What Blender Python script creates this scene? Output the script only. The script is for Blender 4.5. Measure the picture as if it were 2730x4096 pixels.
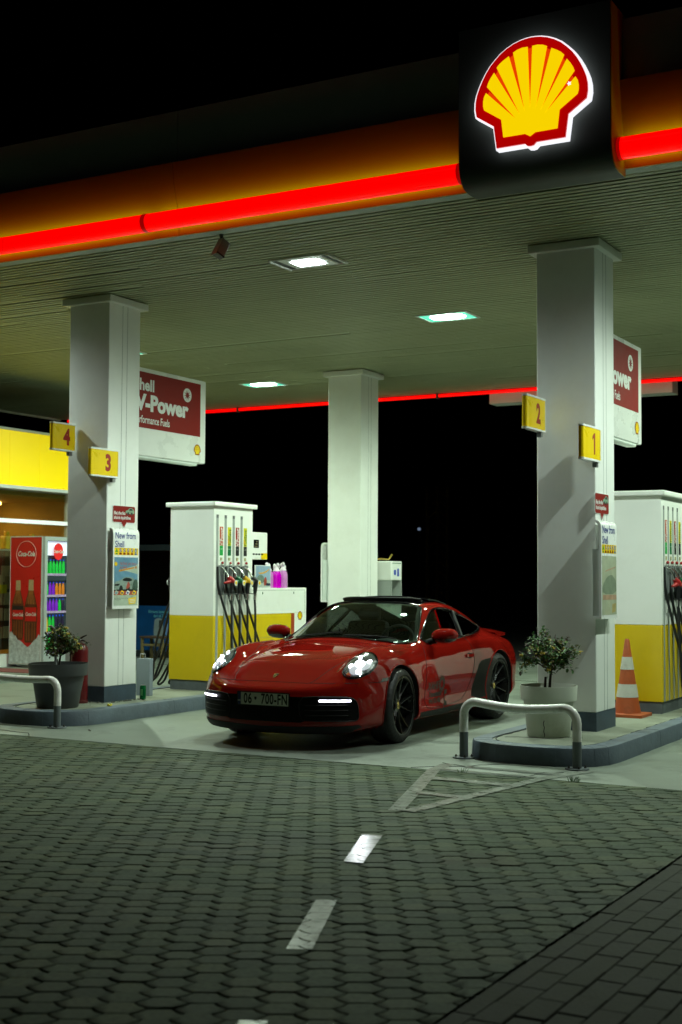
import bpy, bmesh, math, random
from mathutils import Vector, Matrix
from mathutils.bvhtree import BVHTree
from math import radians as R, pi, sin, cos

# ------------------------------------------------------------------ scene, camera, world, light
sc = bpy.context.scene
for o in list(bpy.data.objects):
    bpy.data.objects.remove(o)
COL = sc.collection
random.seed(7)

sc.render.engine = 'CYCLES'
sc.cycles.use_denoising = True
sc.cycles.max_bounces = 7
sc.cycles.diffuse_bounces = 4
sc.cycles.glossy_bounces = 4
sc.cycles.transmission_bounces = 6
sc.cycles.transparent_max_bounces = 12
sc.cycles.caustics_reflective = False
sc.cycles.caustics_refractive = False
sc.cycles.sample_clamp_indirect = 6.0
sc.view_settings.view_transform = 'Standard'
sc.view_settings.look = 'None'
sc.view_settings.exposure = 0.0
sc.view_settings.gamma = 1.0

cd = bpy.data.cameras.new('camera')
cam = bpy.data.objects.new('camera', cd)
COL.objects.link(cam)
cd.sensor_fit = 'HORIZONTAL'
cd.sensor_width = 24.0
cd.lens = 46.636
cd.clip_end = 1000
_y, _p, _r = R(29.268), R(2.891), R(0.317)
fw = Vector((-sin(_y) * cos(_p), cos(_y) * cos(_p), sin(_p)))
rt = Vector((cos(_y), sin(_y), 0))
up = rt.cross(fw)
rt2 = rt * cos(_r) + up * sin(_r)
up2 = -rt * sin(_r) + up * cos(_r)
M = Matrix((rt2, up2, -fw)).transposed().to_4x4()
M.translation = Vector((0, 0, 1.5))
cam.matrix_world = M
cd.dof.use_dof = True
cd.dof.focus_distance = 12.3
cd.dof.aperture_fstop = 2.8
sc.camera = cam

w = bpy.data.worlds.new("World")
sc.world = w
w.use_nodes = True
nt = w.node_tree
bg = nt.nodes['Background']
sky = nt.nodes.new('ShaderNodeTexSky')
sky.sky_type = 'NISHITA'
sky.sun_disc = False
sky.sun_elevation = R(-9)
sky.sun_rotation = R(200)
nt.links.new(sky.outputs[0], bg.inputs[0])
bg.inputs[1].default_value = 0.05

ml = bpy.data.lights.new('moon', 'SUN')
ml.energy = 0.003
ml.angle = R(0.5)
ml.color = (0.8, 0.9, 1.0)
mo = bpy.data.objects.new('moon', ml)
mo.rotation_euler = (R(40), 0, R(-30))
COL.objects.link(mo)

LAMP = 45.0           # radiance of the canopy lamps' lenses
LAMP_W = 56.0        # power of the wide beam of each canopy lamp


# ------------------------------------------------------------------ materials
MATS = {}


def mat(name, col, rough=.5, metal=0., coat=0., crough=.03, var=.12, scale=6., bump=0., bscale=60., emit=None, estr=1.,
        spec=.5, trans=0., ior=1.5, dirt=None, dscale=2., rvar=0.1):
    """Principled material with noise driven colour, roughness and bump."""
    if name in MATS:
        return MATS[name]
    m = bpy.data.materials.new(name)
    m.use_nodes = True
    n = m.node_tree.nodes
    l = m.node_tree.links
    b = n['Principled BSDF']
    b.inputs['Roughness'].default_value = rough
    b.inputs['Metallic'].default_value = metal
    b.inputs['Coat Weight'].default_value = coat
    b.inputs['Coat Roughness'].default_value = crough
    b.inputs['Specular IOR Level'].default_value = spec
    b.inputs['Transmission Weight'].default_value = trans
    b.inputs['IOR'].default_value = ior
    c4 = (*col, 1)
    b.inputs['Base Color'].default_value = c4
    if var > 0:
        tc = n.new('ShaderNodeTexCoord')
        ns = n.new('ShaderNodeTexNoise')
        ns.inputs['Scale'].default_value = scale
        ns.inputs['Detail'].default_value = 6
        ns.inputs['Roughness'].default_value = .65
        l.new(tc.outputs['Object'], ns.inputs['Vector'])
        mr = n.new('ShaderNodeMapRange')
        mr.inputs[1].default_value = .25
        mr.inputs[2].default_value = .75
        mr.inputs[3].default_value = 1 - var
        mr.inputs[4].default_value = 1 + var
        l.new(ns.outputs['Fac'], mr.inputs[0])
        mx = n.new('ShaderNodeMix')
        mx.data_type = 'RGBA'
        mx.blend_type = 'MULTIPLY'
        mx.inputs[0].default_value = 1
        mx.inputs[6].default_value = c4
        l.new(mr.outputs[0], mx.inputs[7])
        out = mx.outputs[2]
        if dirt:
            n2 = n.new('ShaderNodeTexNoise')
            n2.inputs['Scale'].default_value = dscale
            n2.inputs['Detail'].default_value = 8
            n2.inputs['Roughness'].default_value = .7
            l.new(tc.outputs['Object'], n2.inputs['Vector'])
            m2 = n.new('ShaderNodeMapRange')
            m2.inputs[1].default_value = .52
            m2.inputs[2].default_value = .72
            m2.inputs[3].default_value = 0
            m2.inputs[4].default_value = dirt[3] if len(dirt) > 3 else .6
            l.new(n2.outputs['Fac'], m2.inputs[0])
            x2 = n.new('ShaderNodeMix')
            x2.data_type = 'RGBA'
            l.new(m2.outputs[0], x2.inputs[0])
            l.new(out, x2.inputs[6])
            x2.inputs[7].default_value = (*dirt[:3], 1)
            out = x2.outputs[2]
        l.new(out, b.inputs['Base Color'])
        if rvar:
            m3 = n.new('ShaderNodeMapRange')
            m3.inputs[3].default_value = max(0.02, rough - rvar)
            m3.inputs[4].default_value = min(1, rough + rvar)
            l.new(ns.outputs['Fac'], m3.inputs[0])
            l.new(m3.outputs[0], b.inputs['Roughness'])
        if bump:
            nb = n.new('ShaderNodeTexNoise')
            nb.inputs['Scale'].default_value = bscale
            nb.inputs['Detail'].default_value = 4
            l.new(tc.outputs['Object'], nb.inputs['Vector'])
            bp = n.new('ShaderNodeBump')
            bp.inputs['Strength'].default_value = bump
            bp.inputs['Distance'].default_value = .01
            l.new(nb.outputs['Fac'], bp.inputs['Height'])
            l.new(bp.outputs[0], b.inputs['Normal'])
    if emit:
        b.inputs['Emission Color'].default_value = (*emit, 1)
        b.inputs['Emission Strength'].default_value = estr
    MATS[name] = m
    return m


def glass(name, tint, rough=0.0, refl=.08, alpha=.0):
    """Thin pane: tinted see-through with a Fresnel reflection."""
    m = bpy.data.materials.new(name)
    m.use_nodes = True
    n = m.node_tree.nodes
    l = m.node_tree.links
    n.remove(n['Principled BSDF'])
    out = n['Material Output']
    tr = n.new('ShaderNodeBsdfTransparent')
    tr.inputs[0].default_value = (*tint, 1)
    gl = n.new('ShaderNodeBsdfGlossy')
    gl.inputs['Roughness'].default_value = rough
    gl.inputs[0].default_value = (1, 1, 1, 1)
    # Schlick reflectance from the angle between pane and ray, same from both sides
    ge = n.new('ShaderNodeNewGeometry')
    dt = n.new('ShaderNodeVectorMath')
    dt.operation = 'DOT_PRODUCT'
    l.new(ge.outputs['Normal'], dt.inputs[0])
    l.new(ge.outputs['Incoming'], dt.inputs[1])
    prev = dt.outputs['Value']
    for op, v0, v1 in (('ABSOLUTE', None, None), ('SUBTRACT', 1., None), ('POWER', None, 5.), ('MULTIPLY', None, 1 - refl), ('ADD', None, refl)):
        q = n.new('ShaderNodeMath')
        q.operation = op
        k = 0
        if v0 is not None:
            q.inputs[0].default_value = v0
            k = 1
        if v1 is not None:
            q.inputs[1].default_value = v1
        l.new(prev, q.inputs[k])
        prev = q.outputs[0]
    mx = n.new('ShaderNodeMixShader')
    l.new(prev, mx.inputs[0])
    l.new(tr.outputs[0], mx.inputs[1])
    l.new(gl.outputs[0], mx.inputs[2])
    l.new(mx.outputs[0], out.inputs[0])
    return m


# ------------------------------------------------------------------ mesh helpers
class MB:
    """Collects simple shapes in one bmesh."""

    def __init__(s):
        s.b = bmesh.new()

    def box(s, x0, x1, y0, y1, z0, z1, bevel=0, seg=2):
        bb = bmesh.new() if bevel else s.b
        vs = [bb.verts.new(p) for p in ((x0, y0, z0), (x1, y0, z0), (x1, y1, z0), (x0, y1, z0), (x0, y0, z1), (x1, y0, z1), (x1, y1, z1), (x0, y1, z1))]
        for f in ((3, 2, 1, 0), (4, 5, 6, 7), (0, 1, 5, 4), (1, 2, 6, 5), (2, 3, 7, 6), (3, 0, 4, 7)):
            bb.faces.new([vs[i] for i in f])
        if bevel:
            bmesh.ops.bevel(bb, geom=bb.edges[:], offset=bevel, segments=seg, affect='EDGES', profile=.5)
            s.merge(bb)
        return s

    def merge(s, bb, mtx=None):
        me = bpy.data.meshes.new('t')
        bb.to_mesh(me)
        bb.free()
        if mtx is not None:
            me.transform(mtx)
        s.b.from_mesh(me)
        bpy.data.meshes.remove(me)
        return s

    def prism(s, poly, d0, d1, f=None, cap=True):
        """poly (u,v) extruded from w=d0 to w=d1, f maps (u,v,w) to a point."""
        f = f or (lambda u, v, w: (u, v, w))
        a = [s.b.verts.new(f(u, v, d0)) for u, v in poly]
        c = [s.b.verts.new(f(u, v, d1)) for u, v in poly]
        k = len(poly)
        for i in range(k):
            j = (i + 1) % k
            s.b.faces.new((a[i], a[j], c[j], c[i]))
        if cap:
            s.b.faces.new(a[::-1])
            s.b.faces.new(c)
        return s

    def sheet(s, poly, w=0., f=None):
        f = f or (lambda u, v, w: (u, v, w))
        s.b.faces.new([s.b.verts.new(f(u, v, w)) for u, v in poly])
        return s

    def tube(s, pts, r, n=8, closed=False, cap=True):
        pts = [Vector(p) for p in pts]
        k = len(pts)
        rr = r if isinstance(r, (list, tuple)) else [r] * k
        rings = []
        nrm = None
        for i, p in enumerate(pts):
            a = pts[i - 1] if (i > 0 or closed) else p
            c = pts[(i + 1) % k] if (i < k - 1 or closed) else p
            t = (c - a)
            t = t.normalized() if t.length > 1e-9 else Vector((0, 0, 1))
            if nrm is None:
                h = Vector((0, 0, 1)) if abs(t.z) < .9 else Vector((1, 0, 0))
                nrm = t.cross(h).normalized()
            else:
                nrm = (nrm - t * nrm.dot(t))
                nrm = nrm.normalized() if nrm.length > 1e-6 else t.orthogonal().normalized()
            bn = t.cross(nrm)
            rings.append([s.b.verts.new(p + (nrm * cos(2 * pi * j / n) + bn * sin(2 * pi * j / n)) * rr[i]) for j in range(n)])
        m = k if closed else k - 1
        for i in range(m):
            a, c = rings[i], rings[(i + 1) % k]
            for j in range(n):
                s.b.faces.new((a[j], a[(j + 1) % n], c[(j + 1) % n], c[j]))
        if cap and not closed:
            s.b.faces.new(rings[0][::-1])
            s.b.faces.new(rings[-1])
        return s

    def lathe(s, prof, n=24, f=None, a0=0., a1=2 * pi, cap=False):
        """prof (r,z) turned about z."""
        f = f or (lambda x, y, z: (x, y, z))
        full = abs(a1 - a0 - 2 * pi) < 1e-6
        m = n if full else n + 1
        rings = [[s.b.verts.new(f(r * cos(a0 + (a1 - a0) * j / n), r * sin(a0 + (a1 - a0) * j / n), z)) for j in range(m)] for r, z in prof]
        for a, c in zip(rings[:-1], rings[1:]):
            for j in range(m if full else m - 1):
                s.b.faces.new((a[j], a[(j + 1) % m], c[(j + 1) % m], c[j]))
        if cap:
            s.b.faces.new(rings[0][::-1])
            s.b.faces.new(rings[-1])
        return s

    def ball(s, c, r, sc=(1, 1, 1), sub=2):
        bb = bmesh.new()
        bmesh.ops.create_icosphere(bb, subdivisions=sub, radius=r)
        return s.merge(bb, Matrix.Translation(c) @ Matrix.Diagonal((*sc, 1)))

    def xf(s, m):
        bmesh.ops.transform(s.b, matrix=m, verts=s.b.verts[:])
        return s

    def obj(s, name, m, parent=None, smooth=0, loc=None, rot=None, fix=True):
        if fix:
            bmesh.ops.recalc_face_normals(s.b, faces=s.b.faces[:])
        me = bpy.data.meshes.new(name)
        s.b.to_mesh(me)
        s.b.free()
        return link(name, me, m, parent, smooth, loc, rot)


def link(name, me, m, parent=None, smooth=0, loc=None, rot=None):
    me.name = name
    me.materials.clear()
    for q in (m if isinstance(m, (list, tuple)) else [m]):
        me.materials.append(q)
    if smooth:
        me.polygons.foreach_set('use_smooth', [True] * len(me.polygons))
        if smooth < 180:
            me.set_sharp_from_angle(angle=R(smooth))
    o = bpy.data.objects.new(name, me)
    COL.objects.link(o)
    if parent:
        o.parent = parent
    if loc:
        o.location = loc
    if rot:
        o.rotation_euler = rot
    return o


def tag(o, label=None, cat=None, group=None, kind=None):
    if label:
        o['label'] = label
    if cat:
        o['category'] = cat
    if group:
        o['group'] = group
    if kind:
        o['kind'] = kind
    return o


def thing(name, label, cat, loc=(0, 0, 0), rz=0., group=None):
    o = bpy.data.objects.new(name, None)
    COL.objects.link(o)
    o.empty_display_size = .2
    o.location = loc
    o.rotation_euler = (0, 0, rz)
    return tag(o, label, cat, group)


def copy_tree(o, parent=None):
    c = o.copy()
    COL.objects.link(c)
    c.parent = parent
    for ch in list(o.children):
        copy_tree(ch, c)
    return c


def text_mesh(s, size, bold=0., xs=1., shear=0., align='CENTER', space=1.):
    cu = bpy.data.curves.new('t', 'FONT')
    cu.body = s
    cu.size = size
    cu.offset = bold
    cu.shear = shear
    cu.align_x = align
    cu.align_y = 'CENTER'
    cu.space_character = space
    cu.resolution_u = 3
    o = bpy.data.objects.new('t', cu)
    COL.objects.link(o)
    dg = bpy.context.evaluated_depsgraph_get()
    me = bpy.data.meshes.new_from_object(o.evaluated_get(dg))
    bpy.data.objects.remove(o)
    bpy.data.curves.remove(cu)
    if xs != 1:
        me.transform(Matrix.Diagonal((xs, 1, 1, 1)))
    return me


def frame(o, u, v):
    """4x4 with text right = u, text up = v at origin o."""
    u, v = Vector(u).normalized(), Vector(v).normalized()
    m = Matrix((u, v, u.cross(v))).transposed().to_4x4()
    m.translation = Vector(o)
    return m


def text(name, s, size, m, parent, o, u, v, **k):
    me = text_mesh(s, size, **k)
    me.transform(frame(o, u, v))
    return link(name, me, m, parent)


def smoothpoly(pts, it=2, closed=True):
    for _ in range(it):
        q = []
        n = len(pts)
        rng = range(n) if closed else range(n - 1)
        if not closed:
            q.append(pts[0])
        for i in rng:
            a, b = pts[i], pts[(i + 1) % n]
            q.append(tuple(.75 * x + .25 * y for x, y in zip(a, b)))
            q.append(tuple(.25 * x + .75 * y for x, y in zip(a, b)))
        if not closed:
            q.append(pts[-1])
        pts = q
    return pts


def rrect(x0, x1, y0, y1, r, n=4):
    p = []
    for cx, cy, a in ((x1 - r, y1 - r, 0), (x0 + r, y1 - r, 90), (x0 + r, y0 + r, 180), (x1 - r, y0 + r, 270)):
        for i in range(n + 1):
            t = R(a + 90 * i / n)
            p.append((cx + r * cos(t), cy + r * sin(t)))
    return p


_rh = [(0, -.5), (.03, -.495), (.055, -.47), (.33, -.47), (.358, -.262), (.528, -.147), (.54, -.08), (.538, -.01), (.524, .055), (.5, .118), (.472, .178), (.436, .242),
       (.395, .3), (.345, .352), (.29, .402), (.23, .44), (.165, .47), (.1, .489), (.05, .497)]
PEC_R = _rh + [(0, .5)] + [(-x, y) for x, y in _rh[:0:-1]]
_yh = [(.0, -.413), (.05, -.383), (.26, -.382), (.28, -.215), (.449, -.1), (.459, -.06), (.459, -.017), (.45, .025), (.43, .06), (.141, -.226), (.421, .113), (.408, .15), (.385, .19),
       (.35, .235), (.098, -.196), (.325, .277), (.295, .308), (.255, .335), (.205, .362), (.052, -.171), (.163, .387), (.125, .406), (.075, .417), (.022, .415)]
PEC_Y = _yh + [(0, -.16)] + [(-x, y) for x, y in _yh[:0:-1]]


def pecten(parent, o, u, v, h, mr, my, t=.004, names=('emblem_rim', 'emblem_face')):
    """Small printed shell emblem: red scalloped plate, yellow ribbed face."""
    f = frame(o, u, v)
    a = MB().prism([(x * h, y * h) for x, y in PEC_R], 0, t).xf(f).obj(names[0], mr, parent)
    b = MB().prism([(x * h, y * h) for x, y in PEC_Y], t, t * 1.6).xf(f).obj(names[1], my, a)
    return a


def dense(poly, step=.02, closed=True):
    out = []
    n = len(poly)
    for i in range(n if closed else n - 1):
        a, b = Vector(poly[i]), Vector(poly[(i + 1) % n])
        k = max(1, int((b - a).length / step))
        out += [tuple(a.lerp(b, j / k)) for j in range(k)]
    if not closed:
        out.append(tuple(poly[-1]))
    return out


# ------------------------------------------------------------------ the setting: ground, forecourt, paving
def strt(o, label=None):
    o['kind'] = 'structure'
    return o


concrete = mat('forecourt concrete', (.185, .215, .175), rough=.55, var=.22, scale=1.3, bump=.12, bscale=45, dirt=(.06, .07, .055, .85), dscale=1.1)
concrete.node_tree.nodes['Noise Texture.001'].inputs['Distortion'].default_value = .6
asphalt = mat('asphalt', (.045, .047, .045), rough=.85, var=.3, scale=3, bump=.3, bscale=80)
whitepaint = mat('road paint', (.31, .34, .29), rough=.24, var=.22, scale=14, rvar=.1, dirt=(.085, .10, .07, .9), dscale=8)


def paver_material():
    m = bpy.data.materials.new('concrete pavers')
    m.use_nodes = True
    n, l = m.node_tree.nodes, m.node_tree.links
    b = n['Principled BSDF']
    g = n.new('ShaderNodeNewGeometry')
    tc = n.new('ShaderNodeTexCoord')
    cr = n.new('ShaderNodeValToRGB')
    cr.color_ramp.elements[0].color = (.052, .074, .042, 1)
    cr.color_ramp.elements[1].color = (.088, .106, .056, 1)
    e = cr.color_ramp.elements.new(.55)
    e.color = (.068, .092, .052, 1)
    l.new(g.outputs['Random Per Island'], cr.inputs[0])
    n1 = n.new('ShaderNodeTexNoise')
    n1.inputs['Scale'].default_value = .9
    n1.inputs['Detail'].default_value = 7
    l.new(tc.outputs['Object'], n1.inputs['Vector'])
    r1 = n.new('ShaderNodeMapRange')
    r1.inputs[1].default_value, r1.inputs[2].default_value = .3, .7
    r1.inputs[3].default_value, r1.inputs[4].default_value = .68, 1.22
    l.new(n1.outputs['Fac'], r1.inputs[0])
    n2 = n.new('ShaderNodeTexNoise')
    n2.inputs['Scale'].default_value = 38
    n2.inputs['Detail'].default_value = 6
    l.new(tc.outputs['Object'], n2.inputs['Vector'])
    r2 = n.new('ShaderNodeMapRange')
    r2.inputs[1].default_value, r2.inputs[2].default_value = .3, .7
    r2.inputs[3].default_value, r2.inputs[4].default_value = .78, 1.2
    l.new(n2.outputs['Fac'], r2.inputs[0])
    mu = n.new('ShaderNodeMath')
    mu.operation = 'MULTIPLY'
    l.new(r1.outputs[0], mu.inputs[0])
    l.new(r2.outputs[0], mu.inputs[1])
    mx = n.new('ShaderNodeMix')
    mx.data_type = 'RGBA'
    mx.blend_type = 'MULTIPLY'
    mx.inputs[0].default_value = 1
    l.new(cr.outputs[0], mx.inputs[6])
    l.new(mu.outputs[0], mx.inputs[7])
    # oily brown stains
    n3 = n.new('ShaderNodeTexNoise')
    n3.inputs['Scale'].default_value = .55
    n3.inputs['Detail'].default_value = 9
    n3.inputs['Roughness'].default_value = .75
    l.new(tc.outputs['Object'], n3.inputs['Vector'])
    r3 = n.new('ShaderNodeMapRange')
    r3.inputs[1].default_value, r3.inputs[2].default_value = .56, .70
    r3.inputs[4].default_value = .8
    l.new(n3.outputs['Fac'], r3.inputs[0])
    m3 = n.new('ShaderNodeMix')
    m3.data_type = 'RGBA'
    m3.inputs[7].default_value = (.045, .042, .024, 1)
    l.new(r3.outputs[0], m3.inputs[0])
    l.new(mx.outputs[2], m3.inputs[6])
    l.new(m3.outputs[2], b.inputs['Base Color'])
    rr = n.new('ShaderNodeMapRange')
    rr.inputs[3].default_value, rr.inputs[4].default_value = .72, .95
    b.inputs['Specular IOR Level'].default_value = .3
    l.new(n1.outputs['Fac'], rr.inputs[0])
    l.new(rr.outputs[0], b.inputs['Roughness'])
    bp = n.new('ShaderNodeBump')
    bp.inputs['Strength'].default_value = .25
    bp.inputs['Distance'].default_value = .004
    l.new(n2.outputs['Fac'], bp.inputs['Height'])
    l.new(bp.outputs[0], b.inputs['Normal'])
    return m


JOINT_Y = 9.56
BORDER_X = -1.95


def clip(bm, co, no):
    bmesh.ops.bisect_plane(bm, geom=bm.verts[:] + bm.edges[:] + bm.faces[:], plane_co=co, plane_no=no, clear_outer=True)


def build_ground():
    strt(MB().sheet([(-300, -60), (220, -60), (220, 400), (-300, 400)], -.06).obj('ground', asphalt))
    # forecourt slab
    strt(MB().box(-24, 9, JOINT_Y, 23, -.055, 0).obj('forecourt', concrete))
    # slab joints
    jm = mat('joint filler', (.02, .02, .018), rough=.9, var=.2)
    b = MB()
    rnd = random.Random(3)
    for y in (14.6, 18.6):
        b.tube([(-24 + 33 * i / 60, y + rnd.uniform(-.004, .004), .0) for i in range(61)], .005, 4)
    # cracks in the concrete by the near island
    for p in ([(-4.72, 9.58), (-4.58, 9.72), (-4.36, 9.86), (-4.3, 10.0), (-4.12, 10.18)], [(-4.36, 9.86), (-4.62, 9.95)], [(-3.75, 9.58), (-3.72, 9.75), (-3.58, 9.95)], [(-8.75, 9.58), (-8.9, 9.74), (-9.3, 9.8), (-9.8, 9.72)]):
        q = dense(p, .05, False)
        b.tube([(x + rnd.uniform(-.012, .012), y + rnd.uniform(-.012, .012), 0.0) for x, y in q], .004, 4)
    strt(b.obj('forecourt_cracks', jm))
    # pavers
    rnd = random.Random(11)
    PU, PV = .141, .1195
    _ur = [(.0, .061), (.024, .0605), (.045, .0585), (.052, .045), (.062, .028), (.077, .011), (.0965, -.003), (.089, -.0147), (.079, -.0317), (.064, -.0497), (.046, -.061), (.024, -.0585), (.0, -.058)]
    out = [(-x, y) for x, y in _ur[::-1]][:-1] + _ur[:-1]
    ang = R(30)
    ca, sa = cos(ang), sin(ang)
    bm = bmesh.new()
    n = len(out)
    for i in range(-110, 40):
        for j in range(-20, 125):
            u0 = i * PU
            v0 = j * PV + (i % 2) * PV * .5
            x, y = u0 * ca - v0 * sa, u0 * sa + v0 * ca
            if not (-13.6 < x < BORDER_X + .12 and 1.6 < y < JOINT_Y + .1):
                continue
            dz = rnd.uniform(-.004, .001)
            tx, ty = rnd.gauss(0, .011), rnd.gauss(0, .011)
            rot = rnd.gauss(0, .012)
            du, dv = rnd.gauss(0, .0015), rnd.gauss(0, .0015)
            gap = .968 + rnd.uniform(-.014, .012)
            cr, sr_ = cos(rot), sin(rot)
            rings = []
            for k, (sc_, z) in enumerate(((gap, -.045), (gap, -.008), (gap * .985, -.0022), (gap * .95, .0))):
                ring = []
                for (a, c) in out:
                    p, q = a * sc_, c * (sc_ if k < 2 else sc_ - .01)
                    u, v = p * cr - q * sr_ + u0 + du, p * sr_ + q * cr + v0 + dv
                    zz = z + dz + (tx * p + ty * q if k else 0)
                    ring.append(bm.verts.new((u * ca - v * sa, u * sa + v * ca, zz)))
                rings.append(ring)
            for a, c in zip(rings[:-1], rings[1:]):
                for t in range(n):
                    bm.faces.new((a[t], a[(t + 1) % n], c[(t + 1) % n], c[t]))
            bm.faces.new(rings[-1])
    clip(bm, (0, JOINT_Y - .008, 0), (0, 1, 0))
    clip(bm, (BORDER_X - .006, 0, 0), (1, 0, 0))
    mb = MB()
    mb.b.free()
    mb.b = bm
    strt(mb.obj('paving', paver_material(), None, 40))
    strt(MB().sheet([(-14, 1.4), (3, 1.4), (3, JOINT_Y), (-14, JOINT_Y)], -.028).obj('paving_bed', mat('paving sand', (.02, .02, .015), rough=.95, var=.3, scale=20)))
    # brick border on the right
    bm = bmesh.new()
    bl = mat('border bricks', (.038, .042, .026), rough=.85, spec=.25, var=.35, scale=5, bump=.3, bscale=60)
    x = BORDER_X
    wid = [.085] + [.115] * 22
    for c, wd in enumerate(wid):
        y = 1.5 + (c % 2) * .11
        while y < JOINT_Y - .05:
            L = .22 if c else .4
            y1 = min(y + L - .004, JOINT_Y - .012)
            bb = MB()
            dz = rnd.uniform(-.005, .001) - (.004 if c == 0 else 0)
            bb.box(x + .002, x + wd - .002, y, y1, -.04, dz, .004, 1)
            me = bpy.data.meshes.new('t')
            bb.b.to_mesh(me)
            bb.b.free()
            bm.from_mesh(me)
            bpy.data.meshes.remove(me)
            y += L
        x += wd
    mb = MB()
    mb.b.free()
    mb.b = bm
    strt(mb.obj('brick_border', bl))
    # painted road marks, draped on the paving
    def mark(name, polys, z=.0035):
        b = MB()
        for i, p in enumerate(polys):
            b.sheet(p, z + (i % 9) * .0003)
        return strt(b.obj(name, whitepaint))
    rnd = random.Random(5)

    def cut_by_gaps(poly):
        """keep painted stones: clip a stripe to each paver outline."""
        res = []
        xs, ys = [p[0] for p in poly], [p[1] for p in poly]
        for i in range(-110, 40):
            for j in range(-20, 125):
                u0 = i * PU
                v0 = j * PV + (i % 2) * PV * .5
                X, Y = u0 * ca - v0 * sa, u0 * sa + v0 * ca
                if not (min(xs) - .12 < X < max(xs) + .12 and min(ys) - .12 < Y < max(ys) + .12):
                    continue
                cell = [((a * ca - c * sa) * .955 + X, (a * sa + c * ca) * .955 + Y) for a, c in out]
                # Sutherland-Hodgman against the convex stripe
                P = cell
                m = len(poly)
                area = sum(poly[t - 1][0] * poly[t][1] - poly[t][0] * poly[t - 1][1] for t in range(m))
                for t in range(m):
                    (ax, ay), (bx, by) = poly[t], poly[(t + 1) % m]
                    if area < 0:
                        (ax, ay), (bx, by) = (bx, by), (ax, ay)
                    ins = lambda p: (bx - ax) * (p[1] - ay) - (by - ay) * (p[0] - ax) >= 0
                    Q = []
                    for k in range(len(P)):
                        p, q = P[k - 1], P[k]
                        ip, iq = ins(p), ins(q)
                        if ip != iq:
                            d1 = (bx - ax) * (p[1] - ay) - (by - ay) * (p[0] - ax)
                            d2 = (bx - ax) * (q[1] - ay) - (by - ay) * (q[0] - ax)
                            s = d1 / (d1 - d2)
                            Q.append((p[0] + (q[0] - p[0]) * s, p[1] + (q[1] - p[1]) * s))
                        if iq:
                            Q.append(q)
                    P = Q
                    if len(P) < 3:
                        break
                if len(P) >= 3:
                    res.append(P)
        return res

    def stripe(a, b, wd):
        a, b = Vector(a), Vector(b)
        d = (b - a).normalized()
        nn = Vector((-d.y, d.x)) * wd * .5
        return [tuple(a - nn), tuple(b - nn), tuple(b + nn), tuple(a + nn)]
    for poly in ([(-3.46, 6.22), (-3.35, 6.24), (-3.61, 6.96), (-3.72, 6.91)], [(-2.85, 4.65), (-2.75, 4.69), (-3.07, 5.46), (-3.16, 5.42)], [(-2.30, 3.22), (-2.2, 3.26), (-2.44, 3.87), (-2.53, 3.83)]):
        mark('road_dash', cut_by_gaps(poly))
    tri = []
    for a, b, wd in (((-3.92, 7.74), (-4.50, 9.55), .105), ((-3.84, 7.76), (-3.60, 9.54), .10)):
        tri += cut_by_gaps(stripe(a, b, wd))
    for a, b, wd in (((-4.36, 9.16), (-3.66, 9.12), .12), ((-4.12, 8.47), (-3.76, 8.46), .10)):
        tri += cut_by_gaps(stripe(a, b, wd))
    mark('road_hatching', tri)
    tri = [stripe((-4.50, 9.57), (-4.54, 9.9), .11), stripe((-3.6, 9.57), (-3.42, 10.10), .11), stripe((-4.36, 9.84), (-3.56, 9.83), .10), stripe((-4.5, 9.62), (-3.66, 9.60), .05)]
    mark('hatching_on_concrete', tri)
    # grass tuft in the joint
    gm = mat('grass blade', (.05, .14, .02), rough=.6, var=.3, scale=40)
    for (gx, gy, k) in ((-3.36, 9.555, 26), (-4.27, 9.555, 8)):
        b = MB()
        for i in range(k):
            a = rnd.uniform(0, 2 * pi)
            r = rnd.uniform(.0, .03)
            p = Vector((gx + r * cos(a) * 1.5, gy + r * sin(a) * .4, -.005))
            t = p + Vector((cos(a) * .025, sin(a) * .02, rnd.uniform(.02, .05)))
            b.tube([p, p.lerp(t, .6) + Vector((0, 0, .008)), t], [.0022, .0018, .0004], 3)
        tag(b.obj('grass_tuft', gm), 'small green weed tuft in the paving joint before the right island' if k > 20 else 'tiny weed sprig in the paving joint left of the hatched stripes', 'weed', 'weeds in the paving joint')
    # dry leaf and blossom litter
    lf = MB().sheet([(0, -.03), (.015, 0), (.0, .05), (-.02, .0)], .0).obj('fallen_leaf', mat('dry leaf', (.03, .022, .012), rough=.8, var=.3, scale=60), None)
    lf.location = (-8.48, 10.15, .012)
    lf.rotation_euler = (.2, .15, .9)
    tag(lf, 'small dark dry leaf on the concrete near the left rail barrier', 'leaf')


build_ground()


def island_outline(cx, y0, hw, y1, fr, n=10):
    """rounded nose towards the camera."""
    p = []
    for i in range(n + 1):
        a = pi + pi * i / n
        p.append((cx + hw * math.copysign(abs(cos(a)) ** .75, cos(a)), y0 + fr + fr * math.copysign(abs(sin(a)) ** .75, sin(a))))
    return [(cx - hw, y1)] + p + [(cx + hw, y1)]


kerbm = mat('grey blue kerb paint', (.105, .135, .165), rough=.6, var=.2, scale=5, bump=.35, bscale=28, dirt=(.05, .06, .065, .5), dscale=4)
islm = mat('island concrete', (.20, .22, .165), rough=.7, var=.2, scale=3, bump=.25, bscale=40, dirt=(.10, .11, .08, .6), dscale=2.2)


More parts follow.
